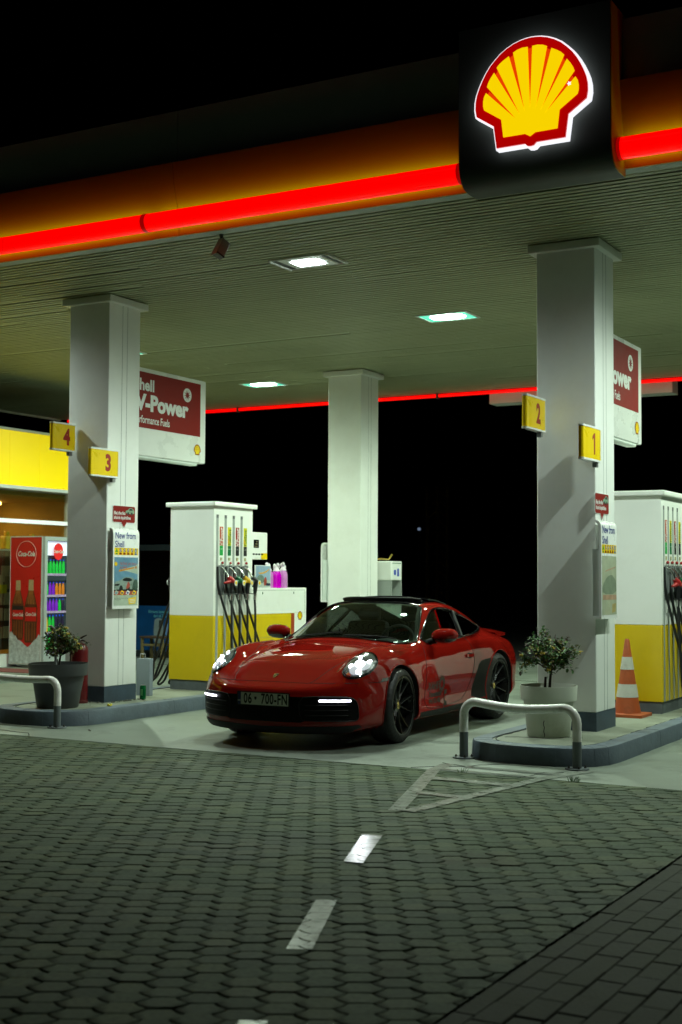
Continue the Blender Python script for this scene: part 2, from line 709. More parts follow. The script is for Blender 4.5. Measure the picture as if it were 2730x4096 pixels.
def build_island(cx, y0, label):
    t = thing('pump_island', label, 'kerbed island', (cx, y0, 0), 0, 'raised pump islands')
    o = island_outline(0, 0, .63, 8.9, .55)
    inn = island_outline(0, .16, .47, 8.9, .42)
    b = MB()
    n = len(o)
    lv = []
    for z, k in ((-.03, 0.), (.0, .0), (.125, .05), (.145, .10), (.15, .2)):
        lv.append([b.b.verts.new((a[0] + (c[0] - a[0]) * k, a[1] + (c[1] - a[1]) * k, z)) for a, c in zip(o, inn)])
    lv.append([b.b.verts.new((c[0], c[1], .15)) for c in inn])
    lv.append([b.b.verts.new((c[0], c[1], .12)) for c in inn])
    for p, q in zip(lv[:-1], lv[1:]):
        for i in range(n):
            b.b.faces.new((p[i], p[(i + 1) % n], q[(i + 1) % n], q[i]))
    kj = mat('kerb joint', (.045, .055, .065), rough=.9, var=.2)
    nf = len(b.b.faces)
    MB().prism([(x * .992, y + .004) for x, y in inn], .05, .143).obj('island_top', islm, t)
    # joints between kerb stones
    g = b
    rnd = random.Random(int(y0 * 10))
    for i in range(2, n - 2):
        a, c = o[i], inn[i]
        f = lambda kk: (a[0] + (c[0] - a[0]) * kk, a[1] + (c[1] - a[1]) * kk)
        g.tube([(*f(.0), .0), (*f(.05), .125), (*f(.10), .145), (*f(.2), .1505), (*f(1), .1505)], .0018, 4)
    for s in (1, -1):
        for y in (1.75, 2.75, 3.75, 4.75, 5.75):
            g.tube([(s * .63, y, 0), (s * .622, y, .125), (s * .614, y, .145), (s * .598, y, .1505), (s * .47, y, .1505)], .0018, 4)
    g.b.faces.ensure_lookup_table()
    for q in g.b.faces[nf:]:
        q.material_index = 1
    k = g.obj('kerb', [kerbm, kj], t, 30)
    # cracked cement round the edge
    c = MB()
    pts = [(x * .97 + rnd.uniform(-.012, .012), y + .02 + rnd.uniform(-.012, .012), .143) for x, y in dense(inn, .06, False)]
    c.tube(pts, .005, 4)
    c.tube([(-.4 + rnd.uniform(-.01, .01) + .1 * i, .55 + .05 * i + rnd.uniform(-.02, .02), .143) for i in range(7)], .003, 4)
    c.obj('cracks', mat('crack', (.02, .022, .02), rough=1, var=0), t)
    return t


build_island(-4.0, 10.21, 'raised right pump island with grey kerb, behind the right rail barrier')
build_island(-9.455, 10.25, 'raised left pump island with grey kerb, by the red extinguisher')
# ------------------------------------------------------------------ canopy, columns and their signs
white = mat('white painted metal', (.80, .82, .78), rough=.38, var=.05, scale=2, rvar=.06, dirt=(.60, .60, .52, .3), dscale=1.2)
white2 = mat('white enamel', (.80, .82, .79), rough=.28, var=.04, scale=3, rvar=.05)
fasc = mat('white fascia panel', (.60, .66, .62), rough=.55, var=.06, scale=1.5)
yelf = mat('yellow fascia panel', (.40, .36, .01), rough=.45, var=.05, scale=1)
dgrey = mat('dark grey paint', (.06, .065, .07), rough=.55, var=.2, scale=8)
bluebase = mat('slate blue base paint', (.045, .07, .10), rough=.5, var=.25, scale=6, dirt=(.02, .025, .03, .5), dscale=5)
black = mat('black plastic', (.012, .012, .013), rough=.45, var=.2, scale=20)
yel = mat('sign yellow', (.86, .60, .003), rough=.3, var=.04)
redp = mat('sign red', (.22, .008, .004), rough=.5, spec=.2, var=.04)
redt = mat('letter red', (.34, .016, .01), rough=.4, var=0)
wht = mat('letter white', (.72, .74, .72), rough=.4, var=0)
bluet = mat('letter blue', (.01, .03, .22), rough=.4, var=0)
steel = mat('galvanised steel', (.45, .46, .46), rough=.35, metal=.9, var=.15, scale=12)
ceilm = mat('ceiling slats', (.40, .43, .27), rough=.5, var=.10, scale=1.2, rvar=.1)
redtube = mat('red light tube', (.3, .0, .0), rough=.25, emit=(1, .0, .0), estr=1.0, var=0)
tubeend = mat('red tube end', (.2, .0, .0), rough=.3, emit=(1, .0, .0), estr=.28, var=0)
amber = mat('added fascia glow', (.5, .2, .05), emit=(.85, .85, .0), estr=5.0, var=0)  # unseen added source, gives the fascia its orange glow
lampA = mat('lamp lens cool', (1, 1, 1), emit=(.80, 1., .95), estr=LAMP, var=0)
lampB = mat('lamp lens greenish', (1, 1, 1), emit=(.74, 1., .78), estr=LAMP, var=0)
lampR = mat('lamp reflector green', (.5, .6, .5), rough=.25, emit=(.04, .66, .42), estr=1.3, var=0)
lgl2 = mat('logo white edge', (1, 1, 1), emit=(.92, .93, 1.), estr=1.08, var=0)
lgr = mat('logo red face', (.3, 0, 0), rough=.3, emit=(.42, .0, .0), estr=.95, var=0)
lgo = mat('logo flute', (.3, .03, 0), rough=.3, emit=(.80, .05, .0), estr=.95, var=0)
lgy = mat('logo yellow face', (.5, .4, 0), rough=.3, emit=(.96, .66, .0), estr=.98, var=0)

CZ = 4.62
CX0, CX1, CY0, CY1 = -17.6, 1.8, 9.56, 20.0


def build_canopy():
    t = thing('forecourt_canopy', 'wide flat canopy with slatted ceiling over the pump islands', 'canopy', (-7, 14.8, CZ))
    L = Matrix.Translation((7, -14.8, -CZ))

    def add(b, name, m, par=t, sm=0):
        b.xf(L)
        return b.obj(name, m, par, sm)
    # slatted ceiling with seams between slat lengths
    b = MB()
    rnd = random.Random(2)
    y = CY0 + .24
    while y < CY1 - .08:
        xs = [CX0]
        x = CX0 + rnd.uniform(.8, 4)
        while x < CX1:
            xs.append(x)
            x += 4.0
        xs.append(CX1)
        for a, c in zip(xs[:-1], xs[1:]):
            dz = rnd.uniform(0, .0025) + (.006 if rnd.random() < .06 else 0)
            b.box(a, c - .004, y, y + .059, CZ + dz, CZ + .012)
        y += .0875
    add(b, 'ceiling', ceilm)
    add(MB().box(CX0, CX1, CY0 + .03, CY1, CZ + .03, CZ + .06), 'ceiling_backing', mat('ceiling void', (.02, .022, .012), rough=.8, var=.1))
    add(MB().box(CX0, -7.068, CY0 + .03, CY0 + .235, CZ - .012, CZ + .028).box(-7.062, CX1, CY0 + .03, CY0 + .235, CZ - .012, CZ + .028), 'edge_trim', fasc)
    add(MB().box(CX0, CX1, CY1 - .07, CY1 + .02, CZ - .01, CZ + .028), 'rear_trim', ceilm)
    add(MB().box(CX0, CX1, CY0 + .1, CY1, 5.6, 5.68), 'roof_deck', dgrey)
    # fascia: flat upper panel, curved yellow lower panel
    prof = [(9.475, 5.225), (9.478, 5.19), (9.487, 5.12), (9.505, 5.02), (9.53, 4.93), (9.555, 4.86), (9.575, 4.80), (9.585, 4.72), (9.588, 4.585), (9.61, 4.585), (9.61, 5.225)]
    for k, (a, c) in enumerate(((CX0, -7.068), (-7.062, -4.12), (-2.99, CX1))):
        add(MB().box(a, c, 9.55, 9.62, 5.235, 5.72), 'fascia_panel', fasc)
        add(MB().prism(prof, a, c, lambda u, v, w: (w, u, v)), 'yellow_panel', yelf, t, 30)
    # other three sides
    add(MB().box(CX0 - .05, CX0, 9.55, CY1 + .05, CZ - .03, 5.72), 'side_fascia', fasc)
    add(MB().box(CX0, CX1, CY1 + .03, CY1 + .1, CZ + .0, 5.72), 'rear_fascia', fasc)
    # red light tubes, plus an added hidden strip that tints the fascia orange
    cy, cz, r = 9.44, 4.695, .083

    def rtube(x0, x1):
        o = add(MB().tube([(x0, cy, cz), (x1, cy, cz)], r, 24, cap=False), 'light_tube', redtube, t, 60)
        for x in (x0, x1):
            e = MB().tube([(x - .012, cy, cz), (x + .012, cy, cz)], r * 1.035, 24)
            e.xf(L)
            e.obj('end_cap', tubeend, o, 40)
        s = MB().sheet([(x0 + .02, 0), (x1 - .02, 0), (x1 - .02, 1), (x0 + .02, 1)], 0, lambda u, v, w: (u, cy + .098 - .022 * v, cz - .005 + .062 * v))
        s.xf(L)
        s.obj('added_glow_strip', amber, o)
    for x0, x1 in ((-12.4, -7.32), (-7.30, -4.22), (-2.93, 1.7)):
        rtube(x0, x1)
    for x0, x1 in ((-17.4, -13.4), (-13.36, -9.4), (-9.36, -6.84), (-6.80, -2.8), (-2.76, 1.7)):
        add(MB().tube([(x0, CY1 + .03, CZ - .05), (x1, CY1 + .03, CZ - .05)], .03, 12), 'rear_light_tube', redtube, t, 60)
    for x in (-13.38, -9.38, -6.82, -2.78):
        add(MB().box(x - .015, x + .015, CY1 - .01, CY1 + .07, CZ - .105, CZ), 'tube_bracket', dgrey)
    return t


build_canopy()


def build_logo_sign():
    t = thing('logo_sign', 'dark square sign box with lit yellow and red shell emblem on the canopy edge', 'sign', (-3.56, 9.55, 5.15))
    # box with rounded foot
    pr = [(-.285, 5.76 - 5.15), (-.285, -.40), (-.28, -.47), (-.262, -.53), (-.23, -.58), (-.18, -.612), (-.10, -.625), (.06, -.625), (.06, .61)]
    b = MB().prism(pr, -.605, .605, lambda u, v, w: (w, u, v))
    b.obj('sign_box', mat('sign box grey', (.075, .09, .078), rough=.55, var=.05, scale=2), t, 30)
    MB().prism([(u * .985 + .002, v) for u, v in pr], .605, .612, lambda u, v, w: (w, u, v)).obj('side_panel', yelf, t, 30)
    h = .825
    f = frame((0.018, -.30, -.002), (1, 0, 0), (0, 0, 1))
    bk = MB().prism([(x * h * 1.035, y * h * 1.03 + .0) for x, y in PEC_R], -.01, .055).xf(f).obj('emblem_edge', lgl2, t)
    rd = MB().prism([(x * h, y * h) for x, y in PEC_R], .055, .07).xf(f).obj('emblem_rim', lgr, t)
    # flutes behind the yellow face
    MB().prism([(x * h * .93, y * h * .93 + .012) for x, y in [p for p in PEC_Y if abs(p[0]) < 2 and (math.hypot(*p) > .24)]], .07, .073).xf(f).obj('emblem_flutes', lgo, rd)
    MB().prism([(x * h, y * h) for x, y in PEC_Y], .073, .078).xf(f).obj('emblem_face', lgy, rd)
    # bright hole where the face is chipped
    st = [(.012 * (1.6 if i % 2 else .8) * cos(i * pi / 5), .012 * (1.6 if i % 2 else .8) * sin(i * pi / 5)) for i in range(10)]
    MB().prism([(x + .372 * h, y + .005 * h) for x, y in st], .078, .0785).xf(f).obj('emblem_chip', lgl2, rd)
    return t


build_logo_sign()


IES = bpy.data.texts.new('batwing')
IES.from_string("""IESNA:LM-63-1995
TILT=NONE
1 1000 1 13 1 1 2 0 0 0
1 1 100
0 15 30 40 47 53 58 63 68 73 78 84 90
0
52 58 76 96 108 112 108 92 60 30 10 1 0
""")


IES2 = bpy.data.texts.new('led_beam')
IES2.from_string("""IESNA:LM-63-1995
TILT=NONE
1 1000 1 12 1 1 2 0 0 0
1 1 100
0 15 30 38 45 51 56 61 66 71 77 90
0
64 72 94 112 118 108 88 62 38 17 3 0
""")


def beam(parent, col, z, ies):
    """wide-angle downlight distribution of a canopy lamp."""
    li = bpy.data.lights.new('lamp_beam', 'POINT')
    li.energy = LAMP_W
    li.shadow_soft_size = .05
    li.color = col
    li.use_nodes = True
    n, l = li.node_tree.nodes, li.node_tree.links
    ie = n.new('ShaderNodeTexIES')
    ie.mode = 'INTERNAL'
    ie.ies = ies
    ie.inputs['Strength'].default_value = 1.0
    l.new(ie.outputs[0], n['Emission'].inputs['Strength'])
    o = bpy.data.objects.new('lamp_beam', li)
    COL.objects.link(o)
    o.parent = parent
    o.location = (0, 0, z)
    return o


def build_lamp(x, y, kind, label, wide=.62, deep=.41):
    t = thing('ceiling_light', label, 'ceiling light', (x, y, CZ), 0, 'lamps set in the canopy ceiling')
    if kind == 'led':
        b = MB()
        b.box(-.24, .24, -.21, .21, -.012, -.002)
        b.box(-.335, -.315, -.21, .21, -.02, -.002).box(.315, .335, -.21, .21, -.02, -.002)
        b.box(-.335, .335, -.215, -.205, -.012, -.001).box(-.335, .335, .205, .215, -.012, -.001)
        fr = b.obj('frame', white, t)
        for xs in (-.312, .245):
            MB().box(xs, xs + .067, -.20, .20, -.006, -.003).obj('vent_slot', black, t)
        MB().prism(rrect(-.15, .15, -.105, .105, .03), -.018, -.0125).obj('lens', lampA, t)
    else:
        b = MB()
        for q in ((-.33, -.30, -.22, .22), (.30, .33, -.22, .22), (-.30, .30, -.22, -.20), (-.30, .30, .20, .22)):
            b.box(q[0], q[1], q[2], q[3], -.012, -.001)
        b.obj('frame', white, t)
        MB().box(-.299, .299, -.199, .199, -.005, -.002).obj('reflector', lampR, t)
        MB().prism([(.21 * math.copysign(abs(cos(a)) ** .6, cos(a)), .13 * math.copysign(abs(sin(a)) ** .6, sin(a))) for a in [2 * pi * i / 24 for i in range(24)]], -.0095, -.0055).obj('lens', lampB, t)
    bo = beam(t, (.83, 1., .90) if kind == 'led' else (.80, 1., .77), -.03, IES2 if kind == 'led' else IES)
    bo.data.energy = LAMP_W * (1. if kind == 'led' else 1.18)
    return t


build_lamp(-6.60, 11.09, 'led', 'cool white square ceiling light in a pale frame, nearest the canopy edge')
build_lamp(-6.53, 14.22, 'g', 'green rimmed ceiling light left of the right front column')
build_lamp(-11.45, 17.86, 'g', 'green rimmed ceiling light left of the rear column')
build_lamp(-11.64, 14.42, 'g', 'green rimmed ceiling light half hidden behind the left front column')
build_lamp(-1.75, 11.09, 'led', 'cool white ceiling light near the canopy edge over the right lane')
build_lamp(-11.35, 11.09, 'led', 'cool white ceiling light near the canopy edge left of the left island')
build_lamp(-1.75, 14.22, 'g', 'green rimmed ceiling light over the right lane beyond the frame')
build_lamp(-1.75, 17.9, 'g', 'green rimmed ceiling light at the rear of the right lane')
build_lamp(-6.2, 17.9, 'g', 'green rimmed ceiling light hidden behind the right front column')


def build_column(x, y, label):
    t = thing('canopy_column', label, 'column', (x, y, .143), 0, 'square white canopy columns')
    h = CZ - .143
    b = MB()
    b.box(-.281, .279, -.275, .275, .17, h - .0, .006, 1)
    b.obj('shaft', white, t)
    MB().box(-.283, .281, -.277, .277, .0, .17).obj('base_band', bluebase, t)
    g = MB()
    for s in (1, -1):
        xx = .2795 if s > 0 else -.2815
        g.box(xx - .0015, xx + .0015, -.045, -.041, .172, h).box(xx - .0015, xx + .0015, .041, .045, .172, h)
    g.obj('panel_joint', mat('joint shade', (.36, .38, .37), rough=.7, var=0), t)
    MB().box(-.345, .343, -.34, .34, h - .085, h - .012, .004, 1).obj('capital', white, t)
    return t


build_column(-9.595, 11.655, 'square white column on the left island, beside the red extinguisher')
build_column(-4.12, 11.835, 'square white column on the right island, with pump numbers one and two')
build_column(-9.595, 17.49, 'square white column behind the red car')


def build_number(x, y, z, num, label, Ly=.45):
    """yellow blade with a rounded front edge, number on the right-hand face."""
    t = thing('pump_number', label, 'number sign', (x, y, z), 0, 'yellow pump number signs')
    H = .31
    pr = [(.028, Ly), (.028, .13), (.022, .095), (.016, .07), (.020, .045), (.026, .026), (.022, .008), (.008, .0), (-.008, .0), (-.022, .008), (-.026, .026), (-.020, .045), (-.016, .07), (-.022, .095), (-.028, .13), (-.028, Ly)]
    MB().prism(pr, .018, H - .018).obj('panel', yel, t, 40)
    b = MB().prism([(u * 1.12, v - .002 if v < .2 else v) for u, v in pr], 0, .018)
    b.prism([(u * 1.12, v - .002 if v < .2 else v) for u, v in pr], H - .018, H)
    b.box(-.0315, .0315, Ly, Ly + .012, 0, H)
    b.obj('white_edging', white2, t, 40)
    MB().box(-.02, .02, Ly - .08, Ly - .03, -.045, -.0005).obj('bracket', steel, t)
    if num == '1':
        one = [(.024, -.095), (.024, .095), (-.004, .095), (-.05, .062), (-.05, .03), (-.012, .052), (-.012, -.095)]
        for s in (1, -1):
            MB().sheet(one).xf(frame((s * .0286, Ly * .63, .155), (0, s, 0), (0, 0, 1))).obj('numeral', redt, t)
        return t
    text('numeral', num, .24, redt, t, (.0286, Ly * .63, .148), (0, 1, 0), (0, 0, 1), bold=.011, xs=.85)
    text('numeral', num, .24, redt, t, (-.0286, Ly * .63, .148), (0, -1, 0), (0, 0, 1), bold=.011, xs=.85)
    return t


build_number(-9.27, 11.02, 2.59, '3', 'yellow blade sign with a red number three on the left column')
build_number(-9.79, 10.995, 2.89, '4', 'yellow blade sign with a red number four on the left column', .36)
build_number(-3.80, 11.04, 2.555, '1', 'yellow blade sign with a red number one on the right column')
build_number(-4.32, 11.03, 2.85, '2', 'yellow blade sign with a red number two on the right column')


def build_fuel_sign(x, y, z, label):
    """white panel hung behind a column: red field, white lettering."""
    t = thing('fuel_sign', label, 'hanging sign', (x, y, z), 0, 'red and white fuel signs')
    W, H, T = 1.59, 1.03, .07
    def sidep(y0, y1, z0, z1, x0, x1):
        return MB().box(x0, x1, y0, y1, z0, z1)
    MB().box(-T, T, 0, W, 0, H, .015, 2).obj('sign_panel', white2, t, 40)
    MB().box(-T * .8, T * .8, .03, W - .15, -.035, -.0005, .01, 1).obj('lower_tray', fasc, t)
    for s in (1, -1):
        xx = s * (T + .0015)
        d = lambda yy: yy if s > 0 else W - yy
        U = (0, s, 0)
        MB().box(min(xx, xx - s * .001), max(xx, xx - s * .001), .10 if s > 0 else .12, W - .12 if s > 0 else W - .1, .325, H - .05).obj('red_field', redp, t)
        xo = s * (T + .003)
        at = lambda u, v: (xo, (u if s > 0 else W - u), v)
        for wd, part, size, x1, zb, pw, bo in (('Shell', 'hell', .188, .535, .825, .275, .006), ('V-Power', 'Power', .255, 1.20, .615, .755, .012), ('Performance Fuels', 'rformance Fuels', .125, .84, .42, .58, .0015)):
            wid = lambda q: (lambda me: max(v.co.x for v in me.vertices) - min(v.co.x for v in me.vertices))(text_mesh(q, size, bold=bo))
            text('sign_lettering', wd, size, wht, t, at(x1, zb), U, (0, 0, 1), bold=bo, xs=pw / wid(part), align='RIGHT')
        f = frame(at(1.19, .81), U, (0, 0, 1))
        MB().prism([(.085 * cos(a), .085 * sin(a)) for a in [2 * pi * i / 32 for i in range(32)]], 0, .001).xf(f).obj('sign_roundel', wht, t)
        st = []
        for i in range(20):
            a = 2 * pi * i / 20 + (.18 if i % 2 == 0 else 0)
            r = .07 if i % 2 == 0 else .026
            st.append((r * cos(a), r * sin(a)))
        MB().prism(st, .001, .002).xf(f).obj('sign_star', redp, t)
        pecten(t, at(1.41, .16), U, (0, 0, 1), .135, redp, yel, .001)
    return t


build_fuel_sign(-9.59, 11.935, 2.92, 'white sign with a dark red fuel panel behind the left column')
build_fuel_sign(-4.115, 12.115, 2.93, 'white sign with a bright red fuel panel behind the right column')


def build_poster(x, y, z, faded, label, rz=0.):
    t = thing('poster_case', label, 'poster case', (x, y, z), rz, 'poster cases on the columns')
    W, H, D = .455, .885, .085
    # shell with rounded top that curves back to the column
    pr = [(.0, 0), (D, 0), (D, H - .07), (D - .006, H - .035), (D - .02, H - .012), (D - .045, H), (.03, H), (.03, H - .02), (D - .05, H - .022), (D - .03, H - .04), (D - .022, H - .075), (D - .022, .02), (0, .02)]
    b = MB().prism(pr, 0, W, lambda u, v, w: (u, w, v))
    b.obj('case', white2, t, 35)
    MB().box(.0, D - .024, .012, W - .012, .022, H - .26).obj('case_back', fasc, t)
    xo = D + .0012
    def pt(u, v, o=0.):
        return (xo + o, u, v)
    U, Z = (0, 1, 0), (0, 0, 1)
    text('case_lettering', 'New from', .098, bluet, t, pt(.03, .80), U, Z, bold=.0015, xs=.88, align='LEFT')
    text('case_lettering', 'Shell', .098, bluet, t, pt(.03, .705), U, Z, bold=.0015, xs=.88, align='LEFT')
    gy = MB().sheet(rrect(.02, .435, .59, .668, .008)).xf(frame(pt(0, 0), U, Z)).obj('safety_strip', yel, t)
    gr = mat('icon green', (.12, .32, .02), rough=.5, var=0)
    wi = mat('icon white', (.7, .7, .66), rough=.5, var=0)
    bl = mat('icon blue', (.01, .10, .35), rough=.5, var=0)
    for i in range(6):
        u = .058 + i * .067
        f = frame(pt(u, .64, .0006), U, Z)
        f2 = frame(pt(u, .603, .0006), U, Z)
        circ = lambda r: [(r * .85 * cos(a), r * sin(a)) for a in [2 * pi * k / 18 for k in range(18)]]
        if i == 0:
            MB().sheet([(-.026, -.02), (.026, -.02), (0, .026)]).xf(f).obj('safety_icon', gr, gy)
            MB().sheet([(-.018, -.008), (.018, -.008), (.018, .008), (-.018, .008)]).xf(f2).obj('safety_caption', gr, gy)
        elif i == 5:
            MB().sheet(circ(.024)).xf(f).obj('safety_icon', bl, gy)
            MB().sheet([(-.006, -.012), (.008, -.012), (.006, .004), (0, .014), (-.006, .004)], .0006).xf(f).obj('safety_mark', wi, gy)
            MB().sheet([(-.02, -.009), (.02, -.009), (.02, .009), (-.02, .009)]).xf(f2).obj('safety_caption', bl, gy)
        else:
            MB().sheet(circ(.025)).xf(f).obj('safety_icon', redp, gy)
            MB().sheet(circ(.019), .0005).xf(f).obj('safety_icon', wi, gy)
            MB().sheet([(-.016, .012), (-.012, .016), (.016, -.012), (.012, -.016)], .001).xf(f).obj('safety_mark', redp, gy)
            MB().sheet([(-.006, -.012), (.006, -.012), (.004, .012), (-.004, .012)], .0009).xf(f).obj('safety_mark', black, gy)
            MB().sheet([(-.021, -.009), (.021, -.009), (.021, .009), (-.021, .009)]).xf(f2).obj('safety_caption', redp, gy)
    # poster picture, set 2 mm proud; layers each 0.5 mm
    F = lambda o: frame(pt(0, 0, o), U, Z)
    if faded:
        sky_ = mat('faded poster paper', (.42, .46, .33), rough=.35, var=.25, scale=7, dirt=(.42, .26, .12, .35), dscale=6)
        pp = MB().sheet([(.02, .035), (.435, .035), (.435, .565), (.02, .565)]).xf(F(0)).obj('poster_sheet', sky_, t)
        w1 = mat('faded print green', (.22, .27, .19), rough=.4, var=.3, scale=14)
        w2 = mat('faded print ochre', (.45, .36, .14), rough=.4, var=.3, scale=14)
        w3 = mat('faded print pink', (.46, .30, .20), rough=.4, var=.3, scale=14)
        MB().sheet(smoothpoly([(.03, .22), (.43, .22), (.43, .34), (.36, .37), (.30, .40), (.16, .38), (.03, .30)], 1), .0005).xf(F(0)).obj('poster_car', w1, pp)
        MB().sheet([(.04, .17), (.43, .17), (.43, .215), (.04, .215)], .001).xf(F(0)).obj('poster_band', w3, pp)
        MB().sheet([(.30, .05), (.40, .06), (.42, .14), (.31, .13)], .0005).xf(F(0)).obj('poster_card', w2, pp)
        MB().sheet([(.10, .42), (.40, .46), (.42, .475), (.12, .435)], .0005).xf(F(0)).obj('poster_stripe', w3, pp)
        return t
    sk = mat('poster sky', (.13, .28, .40), rough=.3, var=.35, scale=5)
    pp = MB().sheet([(.02, .035), (.435, .035), (.435, .565), (.02, .565)]).xf(F(0)).obj('poster_sheet', sk, t)
    pg = mat('poster green white', (.42, .50, .40), rough=.3, var=.2, scale=9)
    pk = mat('poster car paint', (.24, .31, .27), rough=.3, var=.4, scale=16)
    pdk = mat('poster dark', (.015, .02, .02), rough=.3, var=.2, scale=20)
    por = mat('poster orange', (.60, .25, .03), rough=.3, var=.2, scale=20)
    prd = mat('poster pink red', (.45, .09, .06), rough=.3, var=.1)
    MB().sheet([(.02, .035), (.435, .035), (.435, .22), (.02, .22)], .0003).xf(F(0)).obj('poster_ground', pg, pp)
    MB().sheet([(.10, .425), (.40, .475), (.435, .50), (.435, .38), (.26, .41)], .0005).xf(F(0)).obj('poster_roof', pg, pp)
    MB().sheet([(.10, .405), (.37, .445), (.37, .46), (.10, .425)], .0009).xf(F(0)).obj('poster_stripe', por, pp)
    pecten(pp, pt(.048, .49), U, Z, .05, por, yel, .0008, ('poster_emblem', 'poster_emblem_face'))
    pecten(pp, pt(.40, .455), U, Z, .03, prd, por, .0008, ('poster_emblem', 'poster_emblem_face'))
    text('poster_lettering', 'Në Shell, çdo blerje', .046, prd, pp, pt(.115, .495, .0012), U, Z, xs=.80, align='LEFT')
    text('poster_lettering', 'ka vlerë!', .046, prd, pp, pt(.115, .455, .0012), U, Z, xs=.80, align='LEFT')
    MB().sheet(smoothpoly([(.02, .20), (.435, .20), (.435, .27), (.39, .30), (.35, .345), (.20, .35), (.13, .31), (.02, .295)], 1), .0012).xf(F(0)).obj('poster_car', pk, pp)
    MB().sheet(smoothpoly([(.15, .305), (.34, .30), (.32, .335), (.20, .34)], 1), .0016).xf(F(0)).obj('poster_car_window', pdk, pp)
    MB().sheet([(.02, .19), (.435, .19), (.435, .215), (.02, .21)], .0014).xf(F(0)).obj('poster_shadow', pdk, pp)
    MB().sheet(smoothpoly([(.33, .20), (.435, .20), (.435, .31), (.39, .33), (.35, .29)], 1), .0015).xf(F(0)).obj('poster_car', mat('poster second car', (.05, .09, .07), rough=.3, var=.6, scale=30), pp)
    MB().sheet([(.03, .25), (.11, .255), (.115, .275), (.03, .268)], .0016).xf(F(0)).obj('poster_grille', pdk, pp)
    for cx in (.14, .265):
        MB().sheet([(cx + .032 * cos(a), .215 + .042 * sin(a)) for a in [2 * pi * k / 18 for k in range(18)]], .0018).xf(F(0)).obj('poster_wheel', pdk, pp)
    MB().sheet(smoothpoly([(.225, .225), (.25, .215), (.285, .235), (.30, .26), (.285, .285), (.262, .30), (.245, .27)], 1), .002).xf(F(0)).obj('poster_motorcycle', prd, pp)
    MB().sheet([(.02, .15), (.42, .15), (.42, .195), (.02, .195)], .0022).xf(F(0)).obj('poster_band', prd, pp)
    for i, cx in enumerate((.06, .16, .26, .37)):
        MB().sheet([(cx - .038, .165), (cx + .01, .148), (cx + .038, .185), (cx - .008, .205)], .0026).xf(F(0)).obj('poster_card', (pg, yel, wht, yel)[i], pp)
        MB().sheet([(cx - .02, .168), (cx + .005, .16), (cx + .015, .18), (cx - .01, .188)], .003).xf(F(0)).obj('poster_card_mark', (sk, bluet, bluet, bluet)[i], pp)
    text('poster_lettering', 'Në çdo blerje 30L në Shell merr një kupon', .015, pdk, pp, pt(.022, .115, .0012), U, Z, xs=.95, align='LEFT')
    text('poster_lettering', 'Dhe fito shpërblime', .015, pdk, pp, pt(.022, .10, .0012), U, Z, xs=.95, align='LEFT')
    MB().sheet([(.28, .045), (.395, .055), (.41, .13), (.27, .112)], .001).xf(F(0)).obj('poster_coupon', yel, pp)
    for k in range(3):
        MB().sheet([(.295, .06 + k * .016), (.385, .067 + k * .016), (.386, .074 + k * .016), (.295, .067 + k * .016)], .0014).xf(F(0)).obj('poster_coupon_line', wht, pp)
    return t


build_poster(-9.316, 11.395, 1.16, False, 'white poster case with a sky blue car poster on the left column')
build_poster(-3.841, 11.455, 1.155, True, 'white poster case with a faded greenish poster on the right column')
build_poster(-9.876, 17.62, 1.155, True, 'white poster case seen edge on, on the column behind the car', pi)


def build_bubble(x, y, z, label):
    t = thing('promo_sign', label, 'small sign', (x, y, z), 0, 'red speech bubble signs')
    o = rrect(0, .385, .055, .235, .02)
    o = [p for p in o]
    i0 = max(range(len(o)), key=lambda i: (o[i][1] < .056) * (10 + o[i][0]))
    pts = []
    for i, p in enumerate(o):
        pts.append(p)
        if abs(p[1] - .055) < 1e-6 and p[0] < .1:
            pts += [(.145, .055), (.193, 0), (.238, .055)]
    U, Z = (0, 1, 0), (0, 0, 1)
    cx, cz = .1925, .14
    MB().prism([((u - cx) * 1.03 + cx, (v - cz) * 1.04 + cz) for u, v in pts], 0, .006).xf(frame((0, 0, 0), U, Z)).obj('sign_backing', white2, t)
    MB().prism(pts, .006, .0075).xf(frame((0, 0, 0), U, Z)).obj('sign_face', redp, t)
    text('sign_lettering', 'Blej dhe fito', .052, wht, t, (.0085, .015, .155), U, Z, bold=.0012, xs=.78, align='LEFT')
    text('sign_lettering', 'shumë shpërblime', .052, wht, t, (.0085, .015, .105), U, Z, bold=.0012, xs=.76, align='LEFT')
    g = mat('promo car green', (.20, .32, .22), rough=.4, var=.4, scale=25)
    pdk = mat('poster dark', (.015, .02, .02))
    F = frame((.0082, 0, 0), U, Z)
    c = MB().prism(smoothpoly([(.215, .155), (.37, .15), (.372, .185), (.345, .215), (.29, .222), (.26, .195), (.215, .185)], 1), 0, .0005).xf(F).obj('printed_car', g, t)
    b = MB()
    for cu in (.26, .325):
        b.sheet([(cu + .016 * cos(a), .155 + .018 * sin(a)) for a in [2 * pi * k / 14 for k in range(14)]], .001)
    b.sheet([(.275, .19), (.34, .188), (.33, .21), (.29, .213)], .001)
    b.xf(F).obj('printed_detail', pdk, c)
    return t


build_bubble(-9.315, 11.48, 2.06, 'red speech bubble sign on the left column')
build_bubble(-3.8405, 11.53, 2.055, 'red speech bubble sign on the right column')

